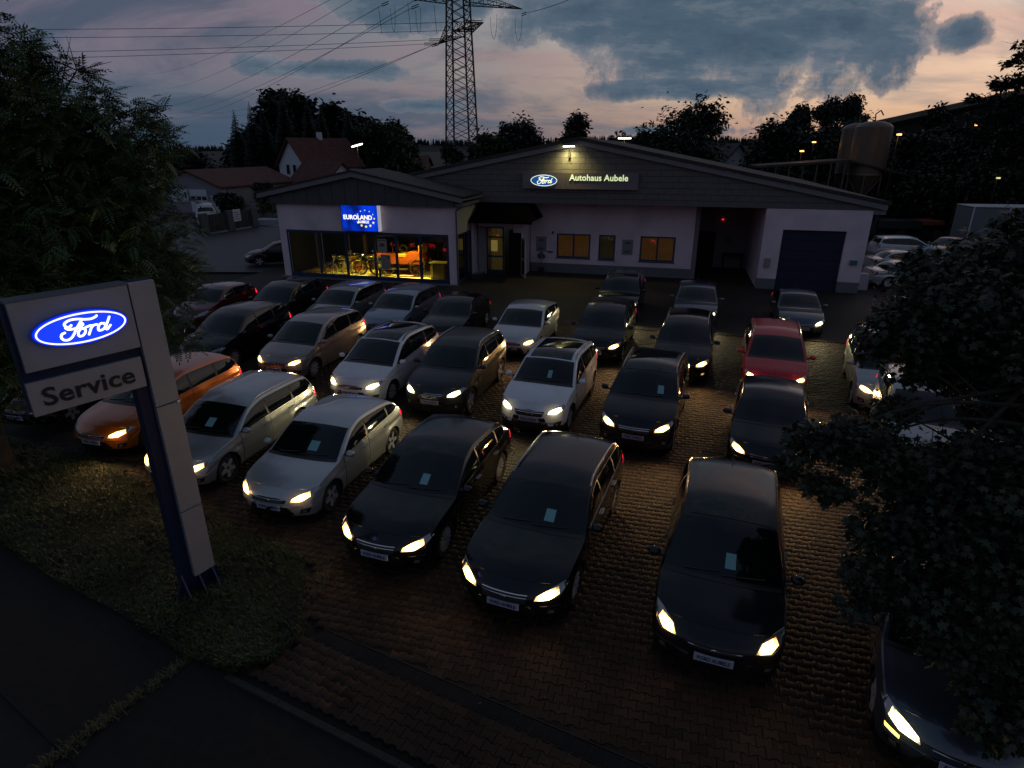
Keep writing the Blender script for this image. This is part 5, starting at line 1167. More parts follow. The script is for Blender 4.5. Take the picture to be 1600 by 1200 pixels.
motorcycle(-27.75, -1.0, R(35), 'older motorcycle with cream tyres standing behind the first one', True, (.03, .02, .02))
motorcycle(-26.35, -1.9, R(15), 'dark motorcycle in the third showroom pane under the blue sign', False, (.02, .02, .02))
motorcycle(-25.75, -2.3, R(115), 'chrome motorcycle turned to the glass beside the thick blue mullion', False, (.10, .09, .08))
motorcycle(-26.5, -.3, R(10), 'bright red motorcycle at the back of the showroom', False, (.5, .01, .02))
def shop_bits():
    PP = mat('poster_paper', (.34, .31, .26), .7); PI = mat('poster_ink', (.07, .075, .07), .7)
    for s0, s1, z0, z1, lab in ((-25.28, -24.72, 1.62, 2.36, 'upper grey poster with a car picture on the showroom glass'), (-25.12, -24.55, .72, 1.52, 'lower grey poster with fine print on the showroom glass')):
        t = thing('window_poster', lab, 'poster', C0, TH, None); y = N0 - .02
        MB().box((s0, y - .006, z0), (s1, y, z1)).build('paper', PP, t)
        b = MB()
        if z0 > 1: b.face([(s0 + .12, y - .009, z0 + .32), (s1 - .12, y - .009, z0 + .32), (s1 - .14, y - .009, z0 + .50), (s0 + .16, y - .009, z0 + .50)]); b.box((s0 + .05, y - .009, z1 - .10), (s1 - .05, y - .007, z1 - .05))
        else:
            for k in range(9): b.box((s0 + .05, y - .009, z0 + .07 + k * .075), (s1 - .05 - .08 * (k % 3), y - .007, z0 + .085 + k * .075))
            b.box((s1 - .20, y - .010, z1 - .2), (s1 - .05, y - .0095, z1 - .08))
        b.build('print', PI, t)
    d = thing('reception_desk', 'dark rounded reception desk behind the right hand showroom pane', 'desk', loc_b(-22.1, -2.0, .05), TH)
    MB().prism([(-.55, -.3), (-.35, -.45), (.35, -.45), (.55, -.3), (.55, .3), (-.55, .3)], 0, .9, 'z').build('front', mat('desk_dark', (.03, .026, .02), .5), d); MB().prism([(-.6, -.34), (-.38, -.5), (.38, -.5), (.6, -.34), (.6, .34), (-.6, .34)], .9, .94, 'z').build('desk_top', mat('desk_top', (.15, .12, .07), .4), d)
    d = thing('side_cabinet', 'dark cabinet with a small bright ornament at the right end of the showroom', 'cabinet', loc_b(-21.35, -2.2, .05), TH); MB().box((-.2, -.25, 0), (.2, .25, .9)).build('carcass', mat('desk_dark2', (.03, .026, .02), .5), d); MB().box((-.16, -.27, .05), (.16, -.252, .85)).build('cabinet_door', mat('desk_door', (.05, .04, .03), .5), d)
    d = thing('wall_screen', 'dark screen hanging on the back wall of the showroom', 'screen', loc_b(-21.9, 1.5, 0), TH); MB().box((-.8, -.05, 1.1), (.8, .0, 1.9)).build('display', DARK, d); MB().box((-.85, .003, 1.05), (.85, .05, 1.95)).build('bezel', TRIM, d)
    d = thing('pallet', 'low pile of pale boards behind the leftmost showroom pane', 'pallet', loc_b(-29.9, -2.1, .05), TH)
    m_ = MB().box((-.6, -.05, 0), (.6, .05, .03)).mesh('board'); m_.materials.append(mat('board_wood', (.35, .26, .13), .7))
    for k in range(6): q = mesh_obj('board', m_, None, d); q.location = (0, -.4 + k * .15, .12 + .004 * k); q.rotation_euler = (0, 0, .05 * (k % 3 - 1))
    b = MB(); [b.box((x - .05, -.45, 0), (x + .05, .4, .115)) for x in (-.5, 0, .5)]; b.build('bearer', MATS['board_wood'], d)
shop_bits()
# ================================================================== SERVICE SIGN
def service_sign():
    BLUE = mat('sign_blue', (.010, .022, .060), .35, 0, .5); SILV = mat('sign_silver', (.42, .40, .42), .42, .35, noise=.04, nscale=5, rnoise=.1); INK = mat('sign_ink', (.018, .018, .02), .5)
    BL = mat('oval_blue_lit', (.01, .05, .6), .3, emit=(.0, .022, .80), es=1.15); WH = mat('oval_ring_lit', (.9, .9, .8), .3, emit=(1, .93, .62), es=1.2); SCR = mat('oval_script_lit', (.9, .9, 1), .3, emit=(.9, .92, 1), es=1.6)
    RIM = mat('oval_side_glow', (.02, .05, .3), .4, emit=(.02, .05, .35), es=.12)
    root = thing('service_sign', 'tall silver and blue dealership pylon sign with lit oval and the word Service', 'sign', (-5.3, 8.3, 0), R(54))
    # pillar: blue box body, silver covers in three lengths in front (faces -y)
    MB().box((-.20, -.02, .10), (.30, .16, 5.24)).build('pillar', BLUE, root)
    for z0, z1 in ((.40, 1.62), (1.635, 3.43), (3.445, 5.28)): MB().prism([(-.025, z0), (.315, z0 + .02), (.315, z1), (-.025, z1)], -.10, -.02).build('cover_panel', SILV, root)
    for z in (1.628, 3.438): MB().box((.27, -.118, z - .014), (.312, -.101, z + .014)).build('fixing_bolt', mat('bright_bolt', (.45, .6, .8), .2, .6), root)
    MB().box((-.20, -.015, 5.242), (.315, .17, 5.285)).build('top_cap', BLUE, root)
    b = MB(); b.prism([(-.30, 0), (.40, 0), (.40, .03), (-.30, .03)], -.32, .40); b.build('base_plate', BLUE, root)
    b = MB()
    for x in (-.2, .05, .28): b.prism([(-.28, .03), (-.02, .03), (-.02, .5)], x - .012, x + .012, 'x')
    b.prism([(.30, .03), (.48, .03), (.30, .45)], -.04, -.02); b.prism([(-.20, .03), (-.38, .03), (-.20, .45)], -.04, -.02); b.build('gusset', BLUE, root)
    # blue carrier frame with two faces
    MB().box((-1.44, -.03, 3.83), (-.205, .13, 5.235)).build('carrier_frame', BLUE, root)
    f = MB().box((-1.40, -.095, 4.385), (-.045, -.035, 5.265)); p1 = f.build('logo_panel', SILV, root)
    f = MB().box((-1.445, -.085, 3.80), (-.075, -.035, 4.245)); p2 = f.build('service_panel', SILV, root)
    MB().box((-1.42, -.10, 5.268), (-.04, .135, 5.30)).build('roof_lip', mat('lip_metal', (.25, .28, .33), .3, .6), root)
    cx, cz, a, b_ = -.705, 4.83, .545, .215
    o = MB(); n = 48; o.prism([(cx + (a + .018) * math.cos(2 * math.pi * i / n), cz + (b_ + .018) * math.sin(2 * math.pi * i / n)) for i in range(n)], -.098, -.135); o.build('oval_housing', RIM, p1)
    oval_badge(p1, cx, cz, a, b_, -.136, BL, WH, SCR, .050)
    t = text_obj('service_lettering', 'Service', .335, .004, INK, p2, FACE_OUT @ Matrix.Scale(1.10, 4, Vector((1, 0, 0))), .007, spacing=1.04); t.location = (-.76, -.089, 4.01)
    ld = bpy.data.lights.new('oval_glow', 'AREA'); ld.shape = 'ELLIPSE'; ld.size = 1.0; ld.size_y = .4; ld.energy = .6; ld.color = (.35, .45, 1)
    lo = bpy.data.objects.new('oval_glow', ld); COL.objects.link(lo); lo.parent = p1; lo.location = (cx, -.2, cz); lo.rotation_euler = (math.pi / 2, 0, 0)
service_sign()
# ================================================================== the cars on the lot
BLACK = paint('black', (.004, .005, .007), .0, .13); DARKGREY = paint('dark_grey', (.040, .044, .046), .5, .30); CHARCOAL = paint('charcoal', (.010, .012, .015), .2, .18)
SILVER = paint('silver', (.36, .38, .40), .55, .36); BRIGHTSILVER = paint('bright_silver', (.46, .47, .48), .5, .36); WHITE = paint('white', (.66, .68, .70), .0, .35)
ORANGE = paint('orange', (.55, .13, .012), .25, .32); REDP = paint('red', (.55, .010, .020), .0, .30); REDP.node_tree.nodes['Principled BSDF'].inputs['Coat Weight'].default_value = .35; MAROON = paint('maroon', (.10, .006, .012), .4, .3)
TAUPE = paint('taupe', (.24, .21, .20), .55, .34); BLUESILVER = paint('blue_silver', (.20, .25, .31), .55, .34); GREYGREEN = paint('grey_green', (.20, .23, .22), .5, .36)
MIDBLUE = paint('slate_blue', (.06, .075, .10), .5, .3)
GR = 'used cars parked in rows on the paved lot'
HL = .34      # headlamp line lies this far behind the nose
def lot_car(body, hl_mid, z, yaw, **k):
    L = BODIES[body]['L']; loc, rz = place(hl_mid, z, L / 2 - HL, yaw); return make_car(loc=loc, yaw=rz, body=body, group=GR, **k)
def lot_car_c(body, cowl_mid, yaw, **k):
    P = BODIES[body]; loc, rz = place(cowl_mid, P['zc'], P['L'] / 2 - P['xc'], yaw); return make_car(loc=loc, yaw=rz, body=body, group=GR, **k)
# front row, from the right
lot_car('mpv', (1120, 984), .72, -20.5, label='black car nose on with V shaped chrome grille line, nearest of the fully visible cars', cat='car', paint_mat=CHARCOAL, beam='warm', wheel='ten', pano=True, lamp='tall', grille='vee', sheet=(.02, .18), power=3)
lot_car('big_estate', (798, 902), .68, -21.5, label='black estate car with silver roof rails, second in the front row from the right', cat='car', paint_mat=BLACK, beam='warm', wheel='ten', rails='silver', chrome=True, grille='wide', sheet=(.18, .20), power=4)
lot_car('big_hatch', (599, 832), .68, -19.5, label='black hatchback with many spoked bright wheels in the front row', cat='car', paint_mat=BLACK, beam='warm', wheel='multi', chrome=True, grille='wide', sheet=(.16, .18), power=4)
lot_car('hatch', (433, 762), .68, -17, label='bright silver hatchback without roof rails in the front row beside the railed silver estate', cat='car', paint_mat=BRIGHTSILVER, beam='warm', wheel='five', sheet=(.12, .26), power=4)
lot_car('estate', (273, 718), .68, -17, label='silver estate car with roof rails whose nose is crossed by the sign pillar', cat='car', paint_mat=SILVER, beam='warm', wheel='five', rails='silver', sheet=(.05, .24), power=8)
lot_car('estate', (157, 667), .68, -16, label='orange estate car behind the service sign', cat='car', paint_mat=ORANGE, beam='warm', wheel='five', sheet=(.0, .2), power_r='one')
lot_car('hatch', (38, 632), .68, -14, label='dark car half hidden behind the left tree trunk', cat='car', paint_mat=BLACK, beam='off', wheel='five', near=1)
# second row
lot_car('mpv', (437, 561), .72, -17, label='taupe people carrier with dark roof sides, between a black car and the white people carrier', cat='car', paint_mat=TAUPE, beam='warm', wheel='ten', sheet=(.0, .0) if False else None, lamp='sweep')
lot_car('mpv', (555, 595), .74, -18.5, label='white people carrier with black glass roof and short black roof rails', cat='car', paint_mat=WHITE, beam='white', wheel='ten', pano=True, rails='black')
lot_car('suv', (678, 605), .86, -17, label='dark grey off-roader with silver roof rails and skid plate', cat='car', paint_mat=DARKGREY, beam='white', wheel='five', rails='silver', cladding=True, grille='wide')
lot_car('suv', (832, 630), .86, -19.5, label='white off-roader with dark glass roof in the middle of the lot', cat='car', paint_mat=WHITE, beam='white', wheel='five', pano=True, rails='silver', cladding=True, grille='wide', sheet=(.12, .14))
lot_car('suv', (994, 656), .86, -20.5, label='black off-roader with reddish glass roof right of the white off-roader', cat='car', paint_mat=CHARCOAL, beam='warm', wheel='five', pano=True, rails='silver', cladding=True, grille='wide', sheet=(.40, .18))
lot_car('small', (1198, 701), .68, -23, label='small black hatchback partly under the right hand tree, in front of the red car', cat='car', paint_mat=BLACK, beam='warm', wheel='five', near=1)
lot_car('mpv', (1452, 700), .74, -26, label='silver people carrier seen through the leaves of the right hand tree', cat='car', paint_mat=SILVER, beam='warm', wheel='five', near=1, power=10)
lot_car_c('hatch', (1590, 668), -28, label='pale car at the right edge behind the tree', cat='car', paint_mat=SILVER, beam='warm', near=1, wheel='five', power=10)
# third row
lot_car('mpv', (312, 545), .74, -15.5, label='black people carrier behind the orange estate', cat='car', paint_mat=BLACK, beam='off', wheel='ten', near=1)
lot_car('small', (296, 488), .68, -14, label='dark red small car at the left end of the rear row beside the left tree', cat='car', paint_mat=MAROON, beam='off', wheel='five', near=1)
lot_car_c('mpv', (417, 472), -15, label='black people carrier behind the taupe one, left of the grey green estate', cat='car', paint_mat=BLACK, beam='off', wheel='five', near=1)
lot_car_c('estate', (517, 475), -16, label='grey green estate nearest below the motorcycle showroom window', cat='car', paint_mat=GREYGREEN, beam='off', wheel='five', near=1)
lot_car_c('estate', (609, 482), -16, label='blue silver estate below the yellow lit showroom panes', cat='car', paint_mat=BLUESILVER, beam='warm', wheel='five', near=1, power_r='one')
lot_car_c('hatch', (698, 493), -15, label='black hatchback between the blue silver estate and the pale compact car', cat='car', paint_mat=BLACK, beam='off', wheel='five', near=1)
lot_car_c('hatch', (810, 508), -17, label='pale silver compact car with beige roof behind the white off-roader', cat='car', paint_mat=BRIGHTSILVER, beam='warm', wheel='five', near=1)
lot_car_c('mpv', (937, 513), -18, label='black car left of the tall black people carrier, nose below the big dealership sign', cat='car', paint_mat=CHARCOAL, beam='warm', wheel='five', near=1)
lot_car_c('suv', (968, 456), -16, label='black off-roader with silver rails closest to the office windows', cat='car', paint_mat=BLACK, beam='white', wheel='five', near=1, rails='silver', foglit=True)
lot_car_c('mpv', (1068, 537), -19, label='tall black people carrier left of the red car', cat='car', paint_mat=BLACK, beam='warm', wheel='five', near=1, rails='silver', foglit=True)
lot_car_c('hatch', (1088, 470), -17, label='dark car hidden behind the tall black people carrier, one lamp showing', cat='car', paint_mat=MIDBLUE, beam='white', wheel='five', near=1)
lot_car_c('mpv', (1213, 560), -20, label='red people carrier with silver roof rails', cat='car', paint_mat=REDP, beam='warm', wheel='five', near=1, rails='silver', foglit=True)
lot_car_c('sedan', (1250, 480), -17, label='dark slate saloon in front of the blue garage door', cat='car', paint_mat=MIDBLUE, beam='white', wheel='five', near=1, power_r=None)
lot_car('boxy', (1392, 610), .74, -23, label='silver van-like people carrier with dark roof bars, left of the right tree', cat='car', paint_mat=SILVER, beam='warm', wheel='five', near=1, rails='black')
lot_car_c('hatch', (1452, 497), -20, label='silver car whose roof shows above the leaves near the workshop corner', cat='car', paint_mat=BRIGHTSILVER, beam='off', near=1, wheel='five')
lot_car('hatch', (1512, 1150), .68, -27, label='dark car with white lamp and amber indicator in the bottom right corner', cat='car', paint_mat=MIDBLUE, beam='white', wheel='five', near=2, amber=-1, lamp='sweep', grille='vee', power=5)
# ================================================================== TREES
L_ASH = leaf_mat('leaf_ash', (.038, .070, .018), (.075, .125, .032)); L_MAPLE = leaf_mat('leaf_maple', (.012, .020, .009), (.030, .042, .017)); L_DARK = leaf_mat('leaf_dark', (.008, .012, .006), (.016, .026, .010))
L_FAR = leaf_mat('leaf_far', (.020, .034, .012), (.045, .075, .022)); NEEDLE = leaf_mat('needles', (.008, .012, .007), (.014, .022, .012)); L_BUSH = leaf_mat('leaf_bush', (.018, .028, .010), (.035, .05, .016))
def left_tree():
    base = Vector((-11.75, 12.45, 0)); root = thing('ash_tree', 'large leafy tree filling the left side with feathery drooping leaves', 'tree', base); r = random.Random(12)
    def q(u, v, Y, rx, rz=None): p = at_y(u, v, Y) - base; return ((p.x, p.y, p.z), (rx, rx, rz or rx * .8))
    blobs = [q(60, 330, 13.5, 2.0), q(170, 370, 14.2, 1.7), q(50, 470, 12.4, 1.5), q(170, 480, 13.8, 1.4, .8), q(-60, 380, 13, 2.4), q(250, 440, 15.2, .85, .75), q(205, 250, 14.2, 1.1, .9), q(90, 200, 13.5, 1.2, 1.0), q(185, 185, 14, .75, .6), q(-40, 200, 13, 1.6), q(-10, 80, 13, .75, 1.1), q(120, 110, 13.8, .32, .30), q(215, 190, 14.4, .36, .30), q(20, 110, 13.2, .5, .5), q(255, 205, 14.6, .26, .22), q(95, 590, 13.2, .9, .45), q(290, 520, 15.6, .5, .45), q(60, 560, 12.6, .8, .6), q(225, 420, 14.2, 1.1, .8), q(150, 300, 14.0, 1.6, 1.0), q(-60, 600, 11.5, 1.2), q(245, 520, 14.2, .45, .4), q(30, 260, 13.5, 1.5, 1.2)]
    b = MB(); p0 = Vector((0, 0, -.1)); fork = Vector((-.35, .5, 2.3)); P = catmull([p0, Vector((-.12, .1, .9)), fork, Vector((-.5, 1.0, 4.4)), Vector((-.3, 1.4, 6.4))], 5); n = len(P); b.path(P, [.25 * (1 - .72 * i / n) for i in range(n)], 10)
    for k, bl in enumerate(blobs): limbs(b, P[min(n - 1, 6 + (k % 9))], [bl[0]], .07, r)
    b.build('trunk', mat('ash_bark', (.06, .045, .028), .9, noise=.35, nscale=7, bump=.7, bscale=18), root, 50)
    leaf_crown('crown', blobs, 17000, .34, L_ASH, root, 3, PIN_V, PIN_F, shell=.25, clump=7, cr=.15, droop=-.1)
left_tree()
def right_tree():
    base = Vector((6.9, 5.7, 0)); root = thing('maple_tree', 'dark lobed leaf tree hanging over the right foreground', 'tree', base); r = random.Random(21)
    def q(u, v, Y, rx, rz=None): p = at_y(u, v, Y) - base; return ((p.x, p.y, p.z), (rx, rx, rz or rx * .8))
    blobs = [q(1500, 470, 8.4, .85, .45), q(1420, 520, 8.2, .55, .40), q(1580, 420, 8.6, .75, .5), q(1440, 420, 8.9, .35, .25), q(1560, 540, 8.0, .8, .4), q(1370, 540, 8.3, .25, .22), q(1640, 560, 7.6, 1.0, .8),
             q(1470, 580, 8.0, .50, .22), q(1350, 690, 7.2, .52, .30), q(1270, 690, 7.3, .36, .26), q(1290, 760, 7.0, .30, .14), q(1440, 740, 6.9, .62, .34), q(1545, 730, 6.7, .65, .4), q(1400, 830, 6.4, .50, .30), q(1500, 830, 6.2, .62, .4), q(1355, 900, 6.1, .30, .24), q(1440, 930, 5.9, .50, .34), q(1570, 920, 5.7, .62, .5), q(1480, 990, 5.5, .42, .22), q(1600, 1040, 5.2, .50, .4), q(1225, 728, 7.3, .15, .12), q(1340, 950, 5.9, .20, .12), q(1640, 800, 6.1, .9, .9), q(1560, 1130, 4.8, .30, .2), q(1400, 640, 7.6, .25, .16), q(1520, 650, 7.5, .2, .12), q(1590, 660, 7.4, .4, .2), q(1600, 350, 9.0, .35, .2), q(1560, 1015, 5.3, .34, .26), q(1610, 1130, 4.9, .34, .3), q(1450, 950, 5.8, .34, .24), q(1525, 1085, 5.1, .22, .14)]
    b = MB(); P = catmull([Vector((0, 0, -.1)), Vector((-.05, .1, 1.2)), Vector((-.2, .3, 2.4)), Vector((-.35, .9, 3.6)), Vector((-.5, 1.8, 4.6))], 5); n = len(P); b.path(P, [.14 * (1 - .7 * i / n) for i in range(n)], 9)
    for k, bl in enumerate(blobs): limbs(b, P[min(n - 1, 8 + (k % 11))], [bl[0]], .035, r)
    b.build('trunk', BARK, root, 50)
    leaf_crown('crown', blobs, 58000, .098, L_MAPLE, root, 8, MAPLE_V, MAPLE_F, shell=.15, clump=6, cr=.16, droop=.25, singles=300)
right_tree()
FARG = 'trees standing behind the dealership'
def bt(u, vtop, Y, wpx, label, kind='b', m=None, base_z=-.1, **k):
    """tree whose top shows at (u, vtop) at distance Y and crown is wpx pixels wide"""
    p = at_y(u, vtop, Y); d = Y * math.cos(PITCH) + 2; w = wpx * d / CAM_F; h = p.z - base_z
    if kind == 'c': return conifer(label, (p.x, Y, base_z), h, w * 1.5, m or NEEDLE, seed=int(u), group=FARG)
    k['n'] = int(k.get('n', 5000) * 2.1); k['leaf'] = k.get('leaf', .4) * 1.30; return tree(label, (p.x, Y, base_z), h, w * 1.15, m or L_FAR, seed=int(u), group=FARG, **k)
for u, v, Y, w in ((364, 170, 104, 34), (388, 158, 103, 36), (408, 164, 104, 34), (478, 154, 105, 40), (500, 164, 104, 38), (542, 168, 103, 42), (438, 142, 106, 44), (584, 184, 100, 34)):
    bt(u, v, Y, w, {364: 'tall spruce at the left end of the dark spruce stand', 388: 'second spruce from the left of the dark stand', 408: 'spruce third from the left, just left of the broad topped trees', 478: 'spruce right of the broad topped tree in the dark stand', 500: 'slim spruce near the middle of the dark stand', 542: 'spruce at the right of the dark stand', 438: 'dense spruce filling the centre of the dark stand', 584: 'small spruce tip above the bright street lamp'}[u], 'c')
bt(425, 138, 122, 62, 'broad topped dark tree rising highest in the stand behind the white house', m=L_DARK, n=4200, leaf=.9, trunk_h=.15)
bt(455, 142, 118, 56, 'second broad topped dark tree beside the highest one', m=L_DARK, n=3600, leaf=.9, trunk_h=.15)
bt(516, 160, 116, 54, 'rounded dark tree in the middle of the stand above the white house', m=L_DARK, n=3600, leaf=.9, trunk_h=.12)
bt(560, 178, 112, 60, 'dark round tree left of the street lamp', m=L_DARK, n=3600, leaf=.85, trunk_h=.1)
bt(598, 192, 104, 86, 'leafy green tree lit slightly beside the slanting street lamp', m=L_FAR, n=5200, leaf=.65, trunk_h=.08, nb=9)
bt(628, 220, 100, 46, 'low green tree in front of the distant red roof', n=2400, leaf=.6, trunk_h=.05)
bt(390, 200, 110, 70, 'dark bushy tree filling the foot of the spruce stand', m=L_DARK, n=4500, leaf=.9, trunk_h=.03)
bt(345, 262, 98, 70, 'low dark garden tree right of the corrugated garage', m=L_BUSH, n=2600, leaf=.45, trunk_h=.05)
bt(412, 285, 76, 26, 'round garden shrub tree on the grass beside the concrete yard', m=L_BUSH, n=2200, leaf=.4, trunk_h=.08)
bt(290, 232, 112, 70, 'mid distance tree above the red roofed garage', m=L_BUSH, n=2800, leaf=.6, trunk_h=.05)
bt(252, 238, 120, 60, 'dim tree behind the house with the dormer window', m=L_BUSH, n=2200, leaf=.7, trunk_h=.05)
bt(356, 300, 72, 40, 'dark hedge-like shrub beside the corrugated garage', m=L_DARK, n=1600, leaf=.35, trunk_h=.03)
bt(762, 202, 78, 60, 'leafy tree just right of the pylon foot', n=3600, leaf=.42, trunk_h=.1)
bt(808, 184, 80, 78, 'taller round tree between the pylon and the gable peak', m=L_DARK, n=4600, leaf=.42, trunk_h=.1)
bt(706, 222, 74, 34, 'small twiggy tree around the pylon base', n=1200, leaf=.4, trunk_h=.1, loose=True)
bt(898, 174, 66, 60, 'small spiky topped tree right behind the gable peak', m=L_DARK, n=2600, leaf=.36, trunk_h=.1, loose=True)
bt(965, 210, 72, 50, 'low tree behind the lit roof letters', m=L_DARK, n=1800, leaf=.4, trunk_h=.1)
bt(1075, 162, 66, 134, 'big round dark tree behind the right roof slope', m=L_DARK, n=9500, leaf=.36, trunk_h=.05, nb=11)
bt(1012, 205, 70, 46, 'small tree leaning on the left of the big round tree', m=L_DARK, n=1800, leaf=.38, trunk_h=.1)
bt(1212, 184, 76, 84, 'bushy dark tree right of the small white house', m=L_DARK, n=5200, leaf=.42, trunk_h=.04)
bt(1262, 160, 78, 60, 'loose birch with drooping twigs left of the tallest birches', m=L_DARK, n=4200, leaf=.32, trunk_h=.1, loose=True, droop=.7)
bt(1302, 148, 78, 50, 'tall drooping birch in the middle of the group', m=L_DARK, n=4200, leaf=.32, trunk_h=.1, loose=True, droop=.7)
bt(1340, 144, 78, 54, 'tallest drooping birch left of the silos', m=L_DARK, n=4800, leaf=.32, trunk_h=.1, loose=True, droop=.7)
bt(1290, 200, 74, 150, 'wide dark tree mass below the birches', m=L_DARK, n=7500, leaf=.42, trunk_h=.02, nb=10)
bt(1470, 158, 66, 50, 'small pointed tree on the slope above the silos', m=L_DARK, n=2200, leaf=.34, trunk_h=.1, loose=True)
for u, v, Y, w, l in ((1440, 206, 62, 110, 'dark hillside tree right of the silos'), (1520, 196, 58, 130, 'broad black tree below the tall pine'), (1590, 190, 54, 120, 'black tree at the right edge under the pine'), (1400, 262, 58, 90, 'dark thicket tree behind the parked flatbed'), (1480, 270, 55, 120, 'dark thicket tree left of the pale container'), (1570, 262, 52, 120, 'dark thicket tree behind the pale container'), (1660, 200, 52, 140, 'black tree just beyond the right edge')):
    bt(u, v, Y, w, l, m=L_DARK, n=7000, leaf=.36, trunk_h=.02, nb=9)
def pine():
    Y = 46; base = at_y(1585, 420, Y); base.z = 0; root = thing('pine_tree', 'tall pine with flat spreading boughs against the bright sky at the right edge', 'tree', base)
    def q(u, v, rx, rz, dy=0): p = at_y(u, v, Y + dy) - base; return ((p.x, p.y, p.z), (rx, rx * .8, rz))
    bl = [q(1596, 96, .9, .55), q(1575, 132, 1.3, .40), q(1538, 156, 1.0, .28), q(1600, 160, 1.5, .5), q(1560, 185, 1.6, .40), q(1528, 208, 1.1, .3), q(1600, 212, 1.8, .6), q(1575, 250, 1.8, .7), q(1625, 120, 1.2, .6), q(1640, 200, 1.6, 1.0), q(1590, 70, .35, .3), q(1488, 205, .5, .2)]
    b = MB(); b.path([(0, 0, 0), (.1, 0, 6), (.3, 0, at_y(1592, 70, Y).z)], [.28, .2, .05], 8); limbs(b, (.15, 0, 8), [x[0] for x in bl], .08, random.Random(3)); b.build('trunk', BARK, root, 50)
    leaf_crown('crown', bl, 9000, .34, NEEDLE, root, 5, shell=.2, clump=14, cr=.16, droop=.0)
pine()
for i, (x, y, w, h) in enumerate(((-24, 70, 9, 1.6), (-15.5, 62, 5, 1.4), (26, 58, 16, 2.2))):
    leaf = thing('hedge', ['clipped hedge at the far edge of the concrete yard', 'low hedge behind the left roof edge', 'wild hedge behind the parked vehicles'][i], 'hedge', (x, y, 0)); leaf_crown('foliage', [((j * w / 5 - w / 2, 0, h * .5), (w / 7, .8, h * .55)) for j in range(6)], 2600, .22, L_BUSH, leaf, 20 + i)
# ================================================================== BACKGROUND BUILDINGS, LAMPS, PYLON
REDR = mat('red_tiles', (.085, .024, .016), .8, noise=.25, nscale=1.5, bump=.4, bscale=5); WHITEW = mat('house_white', (.60, .62, .66), .85); CORR = mat('corrugated', (.30, .29, .31), .6); WIN = mat('far_window', (.02, .022, .026), .1, 0, .5)
def gable_house(name, label, loc, rz, w, d, he, hr, wall, roof, wins=(), cat='house', over=.4, chimney=False):
    r = thing(name, label, cat, loc, rz)
    MB().prism([(-w / 2, -.1), (w / 2, -.1), (w / 2, he), (0, hr), (-w / 2, he)], 0, d).build('wall', wall, r)
    sl = (hr - he) / (w / 2); e = w / 2 + over
    rf = MB().prism([(-e, hr - sl * e + .02), (0, hr + .03), (e, hr - sl * e + .02), (e, hr - sl * e + .20), (0, hr + .24), (-e, hr - sl * e + .20)], -over, d + over).build('roof', roof, r)
    if chimney: MB().box((-.3, d * .5, hr - .4), (.3, d * .5 + .6, hr + 1.0)).build('chimney', WHITEW, rf)
    for x, z, ww, hh in wins:
        f = MB().box((x - ww / 2 - .08, -.06, z - .08), (x + ww / 2 + .08, -.004, z + hh + .08)).build('window', WFRAME, r); MB().box((x - ww / 2, -.075, z), (x + ww / 2, -.061, z + hh)).build('pane', WIN, f)
    return r
gr = gable_house('garage_building', 'low corrugated garage with dark red roof beyond the side street', at(303, 332) + Vector((0, 0, 0)), R(-16), 8.4, 14, 2.9, 4.5, CORR, REDR, (), 'garage')
for i in range(38):
    x = -4.1 + i * .22; b = MB().box((x, -.05, 0), (x + .10, -.004, max(.3, 4.5 - abs(x + .05) * .381 - .12))); b.build('corrugated_rib', CORR, gr)
sdo = MB().box((.0, -.14, 0), (2.4, -.06, 2.6)).build('sectional_door', WHITEW, gr)
for i in range(4): MB().box((.02, -.165, .02 + i * .65), (2.38, -.141, .64 + i * .65)).build('door_panel', WHITEW, sdo)
for i in range(3): MB().box((.15 + i * .76, -.18, 1.42), (.78 + i * .76, -.166, 1.85)).build('pane', WIN, sdo)
MB().box((2.9, -.14, 0), (3.9, -.06, 2.0)).build('side_door', WHITEW, gr); MB().box((-3.0, -.12, 1.2), (-.3, -.06, 2.6)).build('white_board', WHITEW, gr); MB().box((-.75, -.14, 1.6), (-.5, -.121, 2.3)).build('board_mark', PLATEINK, gr)
hb = gable_house('house', 'red roofed house with a white triangular dormer behind the garage', at(228, 300) + Vector((0, 4, 0)), R(80), 11, 16, 2.6, 7.0, WHITEW, REDR, (), chimney=False)
dm = MB(); p = at_y(227, 262, 88); dz = p.z
d_ = thing('dormer', 'small white triangular dormer window on the red roof', 'dormer', (p.x, 84.5, dz - 1.0)); MB().prism([(-1.9, 0), (1.9, 0), (.55, 1.7), (-.55, 1.7)], 0, 3).build('cheek', WHITEW, d_)
for x in (-.75, .12): MB().prism([(x, .35), (x + .62, .35), (x + .45, 1.35), (x + .2, 1.35)], -.05, -.004).build('pane', WIN, d_)
gable_house('white_house', 'white house with two gable windows and a dark red roof in front of the spruces', at_y(462, 300, 92) * 1.0 - Vector((0, 0, at_y(462, 300, 92).z)), R(-42), 7.5, 9, 4.8, 8.2, WHITEW, REDR, ((-1.2, 3.6, .8, 1.2), (.6, 3.6, .8, 1.2)), chimney=True, over=.5)
gable_house('house_wing', 'lower red roofed wing with a white gable end right of the white house', (at_y(535, 290, 84).x, 84, 0), R(55), 6.5, 7, 2.4, 5.2, WHITEW, REDR, (), over=.5)
gable_house('barn', 'plain dark red barn roof left of the pylon foot', (at_y(668, 250, 108).x, 108, 0), R(90), 10, 7.5, 4.2, 5.7, mat('barn_wall', (.05, .03, .03), .9), REDR, ())
gable_house('small_white_house', 'small white house with dark roof right of the big round tree', (at_y(1150, 260, 82).x, 82, 0), R(22), 6.0, 12, 4.6, 7.4, WHITEW, mat('slate', (.04, .04, .045), .7), ((0, 2.2, 1.6, 1.2),), over=.4)
